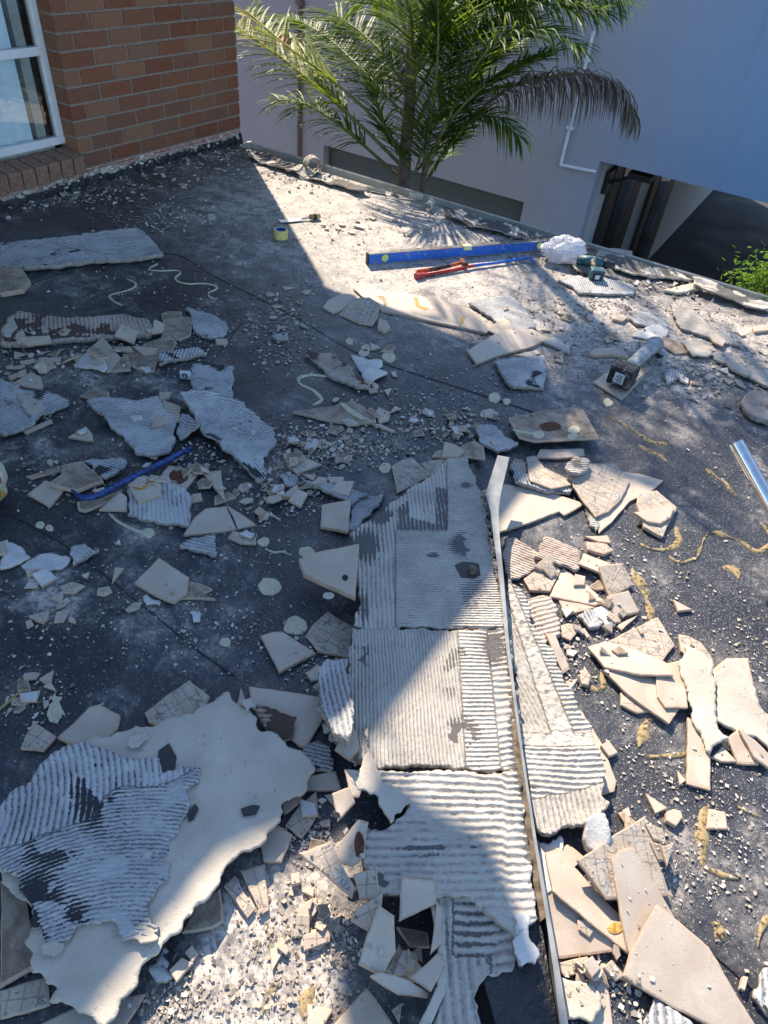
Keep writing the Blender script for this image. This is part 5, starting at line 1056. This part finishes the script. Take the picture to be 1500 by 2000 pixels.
# white clip
b = MB(); b.box((-.022, -.014, 0), (.022, .0, .034)); cl = b.build('plastic_clip', M['label'], bevel=.004); p = at(364, 738); cl.location = (p[0], p[1], .001); cl.rotation_euler = (0, 0, math.radians(28)); b = MB(); b.tube([(0, -.0145, .017), (0, -.0165, .017)], .011, 16); r_ = b.build('ring', M['dark'], cl); b = MB(); b.tube([(0, -.0166, .017), (0, -.019, .017)], .005, 12); b.build('boss', M['label'], r_); tag(cl, 'small white plastic clip with a round hole beside the upright ridged rectangle', 'clip')
# rolled cardboard-like membrane curl on the gutter edge
def curl(name, px, py, r, ln_, yaw_, turns, mat, lab):
    c = at(px, py); b = MB(); n = 26; m_ = 9; vs = []
    for j in range(m_):
        for k in range(n):
            a = -1.2+turns*6.283*k/(n-1); rr = r*(.75+.35*k/n)*(1+.12*float(vn(k*.4, j*.5, 1, r*90))); vs.append((rr*math.cos(a), (j/(m_-1)-.5)*ln_*(1+.25*float(vn(k*.5, 3, 1))), rr*math.sin(a)+r))
    b.add(vs, [(j*n+k, j*n+k+1, (j+1)*n+k+1, (j+1)*n+k) for j in range(m_-1) for k in range(n-1)]); o = b.build(name, M[mat], smooth=True); s_ = o.modifiers.new('s', 'SOLIDIFY'); s_.thickness = .005
    o.location = (c[0], c[1], .0); o.rotation_euler = (0, 0, yaw_); tag(o, lab, 'membrane curl', 'torn curls of membrane by the gutter'); return o
curl('membrane_curl', 612, 338, .052, .07, 1.0, .85, 'rim', 'upright curled ring of grey membrane at the far edge of the deck')
curl('membrane_curl', 735, 374, .016, .12, -1.3, .3, 'P', 'low cream curl of membrane along the gutter below the palm')
curl('membrane_curl', 774, 380, .018, .07, -1.9, .3, 'rim', 'small grey curl of membrane below the palm trunk')
curl('membrane_curl', 812, 390, .022, .08, -1.1, .34, 'P', 'cream torn curl standing against the gutter right of the palm trunk')
curl('membrane_curl', 838, 408, .022, .09, .3, .5, 'P', 'narrow cream curl pointing at the camera near the gutter')
# ragged mortar ridge lying along the gutter
for s, lab in (('485,300 520,306 560,322 600,335 640,350 690,362 720,378 700,380 660,366 610,352 560,338 520,322 490,310', 'ragged grey mortar strip along the gutter by the brick corner'),
    ('868,412 900,418 950,432 1010,446 1060,462 1058,470 1000,464 950,452 900,436 870,424', 'dark ragged mortar strip behind the spirit level'),
    ('1180,505 1230,512 1290,530 1360,548 1330,552 1270,545 1200,528', 'crumbly mortar strip behind the drill along the gutter'),
    ('1345,548 1400,562 1450,582 1500,600 1500,612 1440,595 1390,578 1350,562', 'long dark ragged strip of mortar beside the shrub')):
    piece('S|'+lab+'|'+s+'|r=1,.3 p=.05 b=.6 t=.008 w=.025 l=.012 j=.022')
for s in ('1080,468 1120,476 1165,490 1160,498 1110,492 1085,480',): piece('N|brownish mortar crust behind the plastic bag|'+s+'|t=.014 w=.02 b=.5')
g = NG('glue_smear'); tr = g.n('ShaderNodeBsdfTransparent'); mx = g.n('ShaderNodeMixShader'); n = g.noise(90, 5, .8); n2 = g.noise(25, 3); g.fin(g.mix(n2, (.38, .29, .14), (.26, .20, .11)), .8, [], .2)
g.l(g.ramp(g.math('ADD', n, g.math('MULTIPLY', n2, .5)), .61, .80), mx.inputs[0]); g.l(tr.outputs[0], mx.inputs[1]); g.l(g.p.outputs[0], mx.inputs[2]); g.l(mx.outputs[0], g.out.inputs[0]); M['smear'] = g.m
# ================================================================== glue lines, dabs
for ln, w_, lab in (([(248, 545), (262, 551), (264, 560), (252, 566), (222, 574), (213, 578), (222, 588), (240, 597)], .012, 'cream S-shaped glue bead on the dark deck between the two long slabs at left'),
    ([(308, 515), (292, 524), (296, 528), (350, 529), (343, 542), (348, 550), (368, 554), (400, 554), (423, 559), (421, 566), (408, 572), (411, 580), (424, 585)], .012, 'long zigzag cream glue bead right of the arc patterned slab'),
    ([(645, 735), (612, 732), (590, 735), (582, 742), (590, 752), (608, 760), (622, 770), (628, 780), (620, 787), (610, 792)], .016, 'bold cream S-shaped glue bead above the long brown tile'),
    ([(213, 1003), (225, 1014), (240, 1024), (262, 1035), (298, 1043)], .014, 'tapering cream glue bead below the square ridged slab'),
    ([(498, 997), (515, 1004), (535, 1008), (548, 1018)], .010, 'short cream glue streak below the white low triangle'), ([(518, 1072), (535, 1080), (552, 1078), (570, 1086)], .008, 'thin white glue squiggle left of the round dab')):
    tag(strip('glue_bead', ln, w_*.85, M['glue'], .001, .0015, .9), lab, 'glue bead', 'dried beads of glue on the deck')
SM = [([(1190, 813), (1215, 828), (1245, 847), (1275, 862), (1305, 868)], 'yellowish glue trace nearest the grinder in the dappled shade'), ([(1247, 870), (1275, 884), (1302, 902)], 'faint short glue trace below the one nearest the grinder'),
    ([(1250, 1063), (1275, 1071), (1300, 1071), (1320, 1060), (1325, 1040), (1320, 1030)], 'hook shaped glue trace on the sunny black deck'), ([(1308, 1086), (1330, 1098), (1358, 1090), (1370, 1072), (1375, 1050), (1393, 1040), (1435, 1054), (1468, 1072)], 'long wavy glue trace on the sunny black deck'),
    ([(1458, 1068), (1480, 1078), (1498, 1068), (1502, 1045), (1485, 1020)], 'curved glue trace at the right picture edge'), ([(1380, 915), (1405, 935), (1425, 952), (1440, 968)], 'slanting glue trace below the steel tube'),
    ([(1235, 1110), (1255, 1145), (1270, 1190), (1275, 1215)], 'granular glue trace running down beside the sunny heap'), ([(1387, 1575), (1375, 1620), (1368, 1660), (1375, 1695), (1410, 1702), (1442, 1715)], 'L-shaped glue trace right of the six-sided chip'),
    ([(1262, 1478), (1300, 1474), (1340, 1470)], 'straight glue trace beside the long standing tan tile'), ([(1275, 1405), (1262, 1430), (1250, 1460)], 'short upright glue trace below the right stack'), ([(1140, 1330), (1165, 1345), (1178, 1335), (1175, 1310)], 'looped glue trace around the bracket shaped chunk'),
    ([(1392, 1800), (1405, 1815), (1400, 1840), (1410, 1825)], 'small hooked glue trace left of the lower right corner'), ([(1500, 1790), (1485, 1820), (1480, 1850)], 'broad glue trace at the lower right picture edge'), ([(545, 1922), (525, 1950), (512, 1985)], 'mustard streak left in the sunlit rubble'), ([(612, 1928), (600, 1955), (592, 1990)], 'mustard streak right in the sunlit rubble'),
    ([(1412, 1112), (1430, 1115), (1443, 1132)], 'flat yellow patch on the sunny black deck'), ([(1440, 1575), (1462, 1585), (1482, 1595)], 'thin glue trace near the right edge, above the white dust')]
for ln, lab in SM: tag(strip('glue_trace', ln, .020 if 'patch' not in lab else .035, M['smear'], .001, .0014, 1.3), lab, 'glue trace', 'old yellowish glue traces')
for x, y, r, lab in [(527, 1143, 23, 'large round cream glue dab left of the big pale triangular tile'), (577, 1220, 24, 'large round cream glue dab just above the thick four-sided tile'), (600, 1078, 16, 'round speckled glue dab below the white square tile'), (682, 666, 8, 'keyhole shaped glue dab near the sun boundary'),
    (715, 679, 10, 'upper of two oval glue dabs by the reddish chip'), (710, 688, 10, 'lower of two oval glue dabs by the reddish chip'), (760, 696, 14, 'wide oval glue dab right of the torn blue white sheet'), (966, 776, 13, 'peanut shaped glue dab above the brown glue spotted tile'), (990, 783, 8, 'small glue dab right of the peanut shaped one'),
    (947, 807, 10, 'ring-like glue dab left of the brown glue spotted tile'), (752, 913, 13, 'half hidden cream dab left of the lined pale tile'), (290, 1040, 13, 'cream dab ending the tapering glue bead'), (515, 1057, 12, 'faint cream dab right of the scuffed pale shard'), (1188, 785, 10, 'white dab below the tile that carries the grinder'), (25, 555, 3, 'tiny glue dab by the dark blocky slab'),
    (78, 1024, 9, 'small pale green dab near the deck joint at left'), (96, 1030, 8, 'white oval chip-like dab near the deck joint at left'), (413, 422, 8, 'tan glue dab in the upper left shade'), (98, 902, 7, 'pale green dab behind the brown curved slab'), (440, 1253, 12, 'small pale yellow dab left of the two large round dabs')]:
    cs = [(x+r*math.cos(a)*q_, y+r*.78*math.sin(a)*q_) for a, q_ in [(6.283*k/28, .72+.5*float(fbm(math.cos(6.283*k/28)+x, math.sin(6.283*k/28)+y, 1.6, 0, 3))) for k in range(28)]]; P = np.array([at(*q, .003) for q in cs]); P = P if area(P) > 0 else P[::-1]
    tag(prism('glue_dab', P, np.array([0, 0, -.004]), .0062, M['glue'], M['glue']), lab, 'glue dab', 'round dabs of dried glue')
# fish shaped dab
P = wpoly('106,1352 110,1360 122,1361 115,1370 121,1383 120,1400 110,1411 97,1410 91,1396 96,1378 104,1368 95,1361 103,1360', .003); tag(prism('glue_dab', P, np.array([0, 0, -.002]), .006, M['glue'], M['glue']), 'white fish shaped glue dab above the grey beige torn tile', 'glue dab', 'round dabs of dried glue')
b = MB(); b.tube([at3(-10, 1392, .004), at3(43, 1349, .004)], .0035, 6); tag(b.build('wooden_stick', M['ochre']), 'thin wooden stick at the left edge near the fish shaped dab', 'stick')
# ================================================================== small chips : things; crumbs : stuff
def hfz(x, y):
    i, j = int((x-GX0)/GS), int((y-GY0)/GS); return HF[i, j] if 0 <= i < 760 and 0 <= j < 500 else 0.
CH = [((120, 690), 110, 36, 18, 'in the left shade below the striped dark slab'), ((60, 720), 60, 20, 10, 'by the ridged sheet at the left picture edge'), ((640, 870), 100, 28, 26, 'in the dark rubble line below the long brown tile'), ((900, 835), 90, 32, 24, 'left of the brown glue spotted tile'),
    ((540, 960), 70, 45, 22, 'around the white low triangle'), ((290, 330), 120, 34, 22, 'along the foot of the brick wall'), ((1200, 1240), 60, 60, 8, 'between the sunny heap and the right stack'), ((1400, 720), 80, 40, 16, 'in the sun right of the grinder'), ((1100, 620), 90, 40, 12, 'on the sunny deck below the drill'),
    ((560, 600), 50, 50, 10, 'at the sun boundary left of the long beige plank'), ((620, 1790), 80, 60, 14, 'in the sunlit rubble by the hob'), ((650, 1600), 60, 60, 8, 'in the heap between the cream sheet and the hob'), ((800, 1900), 60, 50, 12, 'in the bottom heap by the mortar tongue'), ((1300, 1600), 90, 120, 12, 'on the black deck at the lower right'),
    ((1150, 1900), 60, 60, 10, 'around the spike shaped shard'), ((180, 1150), 160, 80, 18, 'on the dark deck left of the hob'), ((350, 930), 140, 60, 24, 'among the shards by the blue pry bar'), ((700, 440), 120, 30, 10, 'on the bright deck near the chisel'), ((740, 780), 60, 40, 10, 'right of the long brown tile'),
    ((1130, 1200), 70, 60, 6, 'low in the sunny heap'), ((80, 1370), 60, 50, 8, 'at the left edge by the fish shaped dab'), ((990, 420), 100, 20, 10, 'along the gutter behind the spirit level')]
for (px, py), sx, sy, n, where in CH:
    chips = []
    for k in range(n):
        x, y = px+rng.normal()*sx*.6, py+rng.normal()*sy*.6; 
        if not (-10 < x < 1510 and 290 < y < 2010): continue
        c = at(x, y)
        if c[1] > 4.18 or c[0] < WX+.03: continue
        far = np.hypot(*c); s = (.012+.020*rng.random()**1.5)*(1+.12*far); nn = rng.integers(3, 6); a0 = rng.random()*6.28; el = .45+.5*rng.random(); rt = rng.random()*3.14
        P = np.array([[math.cos(a0+6.283*(q+rng.random()*.5)/nn)*s, math.sin(a0+6.283*(q+rng.random()*.5)/nn)*s*el] for q in range(nn)]); P = P@np.array([[math.cos(rt), math.sin(rt)], [-math.sin(rt), math.cos(rt)]])+c
        if area(P) < 0: P = P[::-1]
        if abs(area(P)) < 1e-5: continue
        pl = rest(P, .35); pl[2] += .0005; kd = rng.choice(['T', 'B', 'T', 'W', 'D']); th = .005+.004*rng.random()
        if pl[2]+pl[0]*c[0]+pl[1]*c[1] > .045: continue
        P[:, :] = c+(P-c); ob = prism('tile_chip', P, pl, th, M[kd], M['edge']); deposit(P, pl, th); chips.append((ob, c, s, 'three-cornered' if nn == 3 else 'four-cornered' if nn == 4 else 'five-cornered', dict(T='beige', B='rough backed', W='white', D='brown')[kd], (x-px, y-py)))
    for ob, c, s, sh_, cl, (dx, dy) in chips:
        sd = ('far' if dy < 0 else 'near')+('-left' if dx < 0 else '-right')
        tag(ob, '%s %s chip, %s, %s' % (cl, sh_, sd, where), 'tile chip', 'tile chips '+where)
def flake(b, x, y, z, s, c, r_):
    n = int(r_.integers(3, 6)); a0 = r_.random()*6.28; el = .35+.65*r_.random(); tx, ty = r_.normal(size=2)*.28; h = s*(.07+.18*r_.random()**2); rt = r_.random()*3.14; cr, sr = math.cos(rt), math.sin(rt); vs = []
    for top in (1, 0):
        for k in range(n):
            a = a0+6.283*k/n+(k*1.7 % .6)-.3; u, v = math.cos(a)*s*.55, math.sin(a)*s*.55*el; u, v = u*cr-v*sr, u*sr+v*cr; vs.append((x+u, y+v, z+tx*u+ty*v+h*top+s*.08))
    b.add(vs, [tuple(range(n)), tuple(range(2*n-1, n-1, -1))]+[(k, n+k, n+(k+1) % n, (k+1) % n) for k in range(n)], c=c)
def crumbs(name, specs, seed, kmat='crumb'):
    b = MB(); r_ = np.random.default_rng(seed)
    for px, py, sx, sy, n, s0, s1, c0, c1 in specs:
        xs = px+r_.normal(size=n)*sx*.6; ys = py+r_.normal(size=n)*sy*.6
        for x, y in zip(xs, ys):
            if y < 285 or y > 2060 or x < -40 or x > 1540: continue
            c = at(x, y)
            if c[1] > 4.2 or c[0] < WX+.01: continue
            s = s0*.8+(s1-s0)*r_.random()**3.6; z = hfz(*c); 
            if (z > .006 and r_.random() < .72) or (y < 1450 and r_.random() < .3): continue
            z = min(z, .11); q = c0+(c1-c0)*r_.random()
            if r_.random() < .82: flake(b, c[0], c[1], z, s*1.1, q, r_)
            else: rock(b, c[0], c[1], z+s*.12, s*.8, .35+.3*r_.random(), q)
    return b
W_ = lambda *a: a
# (px, py, sigma x, sigma y, count, min size, max size, colour low, colour high)
spec = [(560, 1830, 95, 75, 650, .001, .013, .18, .62), (450, 1940, 110, 60, 420, .001, .011, .18, .62), (640, 1720, 70, 60, 350, .001, .013, .25, .75), (600, 1960, 90, 50, 450, .001, .010, .18, .6), (330, 1960, 70, 40, 500, .002, .012, .2, .9), (680, 1850, 50, 50, 350, .002, .014, .2, .9), (620, 1640, 50, 50, 500, .002, .012, .3, .95),
    (650, 880, 150, 30, 1500, .004, .022, .1, .9), (560, 850, 90, 30, 600, .004, .022, .1, .9), (860, 830, 130, 40, 1100, .004, .020, .1, .9), (540, 930, 90, 50, 800, .003, .018, .2, 1.), (600, 980, 80, 30, 300, .003, .018, .2, 1.),
    (300, 320, 190, 34, 1100, .006, .034, .05, .85), (120, 385, 130, 24, 700, .006, .034, .1, 1.), (420, 300, 60, 16, 400, .006, .034, .2, 1.), (320, 430, 90, 20, 600, .005, .022, .2, 1.), (240, 380, 120, 40, 500, .005, .02, .2, 1.),
    (130, 700, 140, 40, 1100, .004, .020, .15, 1.), (60, 780, 80, 60, 500, .004, .018, .2, 1.), (330, 680, 130, 50, 900, .004, .020, .2, 1.), (560, 610, 60, 50, 700, .004, .022, .1, .9), (560, 680, 60, 40, 500, .004, .020, .1, .9), (400, 880, 160, 70, 1000, .003, .016, .2, 1.), (120, 930, 120, 60, 500, .003, .014, .2, 1.),
    (1250, 620, 260, 60, 1300, .004, .024, .15, .9), (1380, 720, 140, 60, 1400, .004, .026, .15, .9), (1100, 600, 140, 40, 700, .004, .02, .2, .9), (760, 430, 200, 50, 260, .005, .024, .2, .9), (650, 470, 140, 60, 250, .004, .02, .2, .8), (900, 430, 160, 20, 500, .005, .028, .2, .95), (1330, 560, 150, 22, 900, .006, .034, .1, .9), (1060, 480, 120, 20, 500, .006, .03, .1, .9),
    (620, 350, 120, 20, 600, .006, .03, .15, .95), (1200, 1140, 140, 120, 900, .002, .014, .2, .9), (1130, 1270, 60, 80, 600, .002, .014, .3, .9), (1300, 1500, 160, 130, 600, .0015, .011, .3, .95), (1290, 1700, 90, 90, 600, .001, .007, .4, .9), (1400, 1650, 130, 150, 700, .0015, .012, .3, .95), (1470, 1300, 60, 80, 400, .002, .014, .2, .9),
    (200, 1180, 240, 120, 1300, .002, .012, .15, 1.), (60, 1360, 80, 70, 400, .002, .016, .1, 1.), (440, 1230, 140, 80, 600, .002, .011, .2, 1.), (610, 1290, 50, 40, 300, .002, .014, .3, .9), (480, 1060, 120, 60, 500, .002, .012, .2, 1.), (800, 780, 160, 60, 700, .003, .014, .1, .9), (450, 620, 120, 60, 500, .003, .014, .2, 1.), (1000, 720, 150, 60, 600, .003, .015, .2, .9), (1170, 820, 150, 60, 400, .002, .010, .2, .9),
    (830, 1150, 140, 250, 300, .0015, .006, .2, .9), (1100, 1440, 60, 120, 200, .0015, .006, .3, .9), (1180, 1930, 90, 70, 500, .002, .014, .2, .9), (1350, 1230, 150, 150, 500, .0015, .010, .3, .95), (300, 560, 160, 60, 300, .003, .016, .3, 1.), (1440, 860, 80, 100, 400, .002, .014, .2, .9)]
tag(crumbs('rubble_crumbs', spec, 5).build('rubble_crumbs', M['crumb']), 'fine crumbs and flakes of tile and mortar scattered over the deck', 'rubble', kind='stuff')
SC.cycles.max_bounces = 8; SC.cycles.use_denoising = True
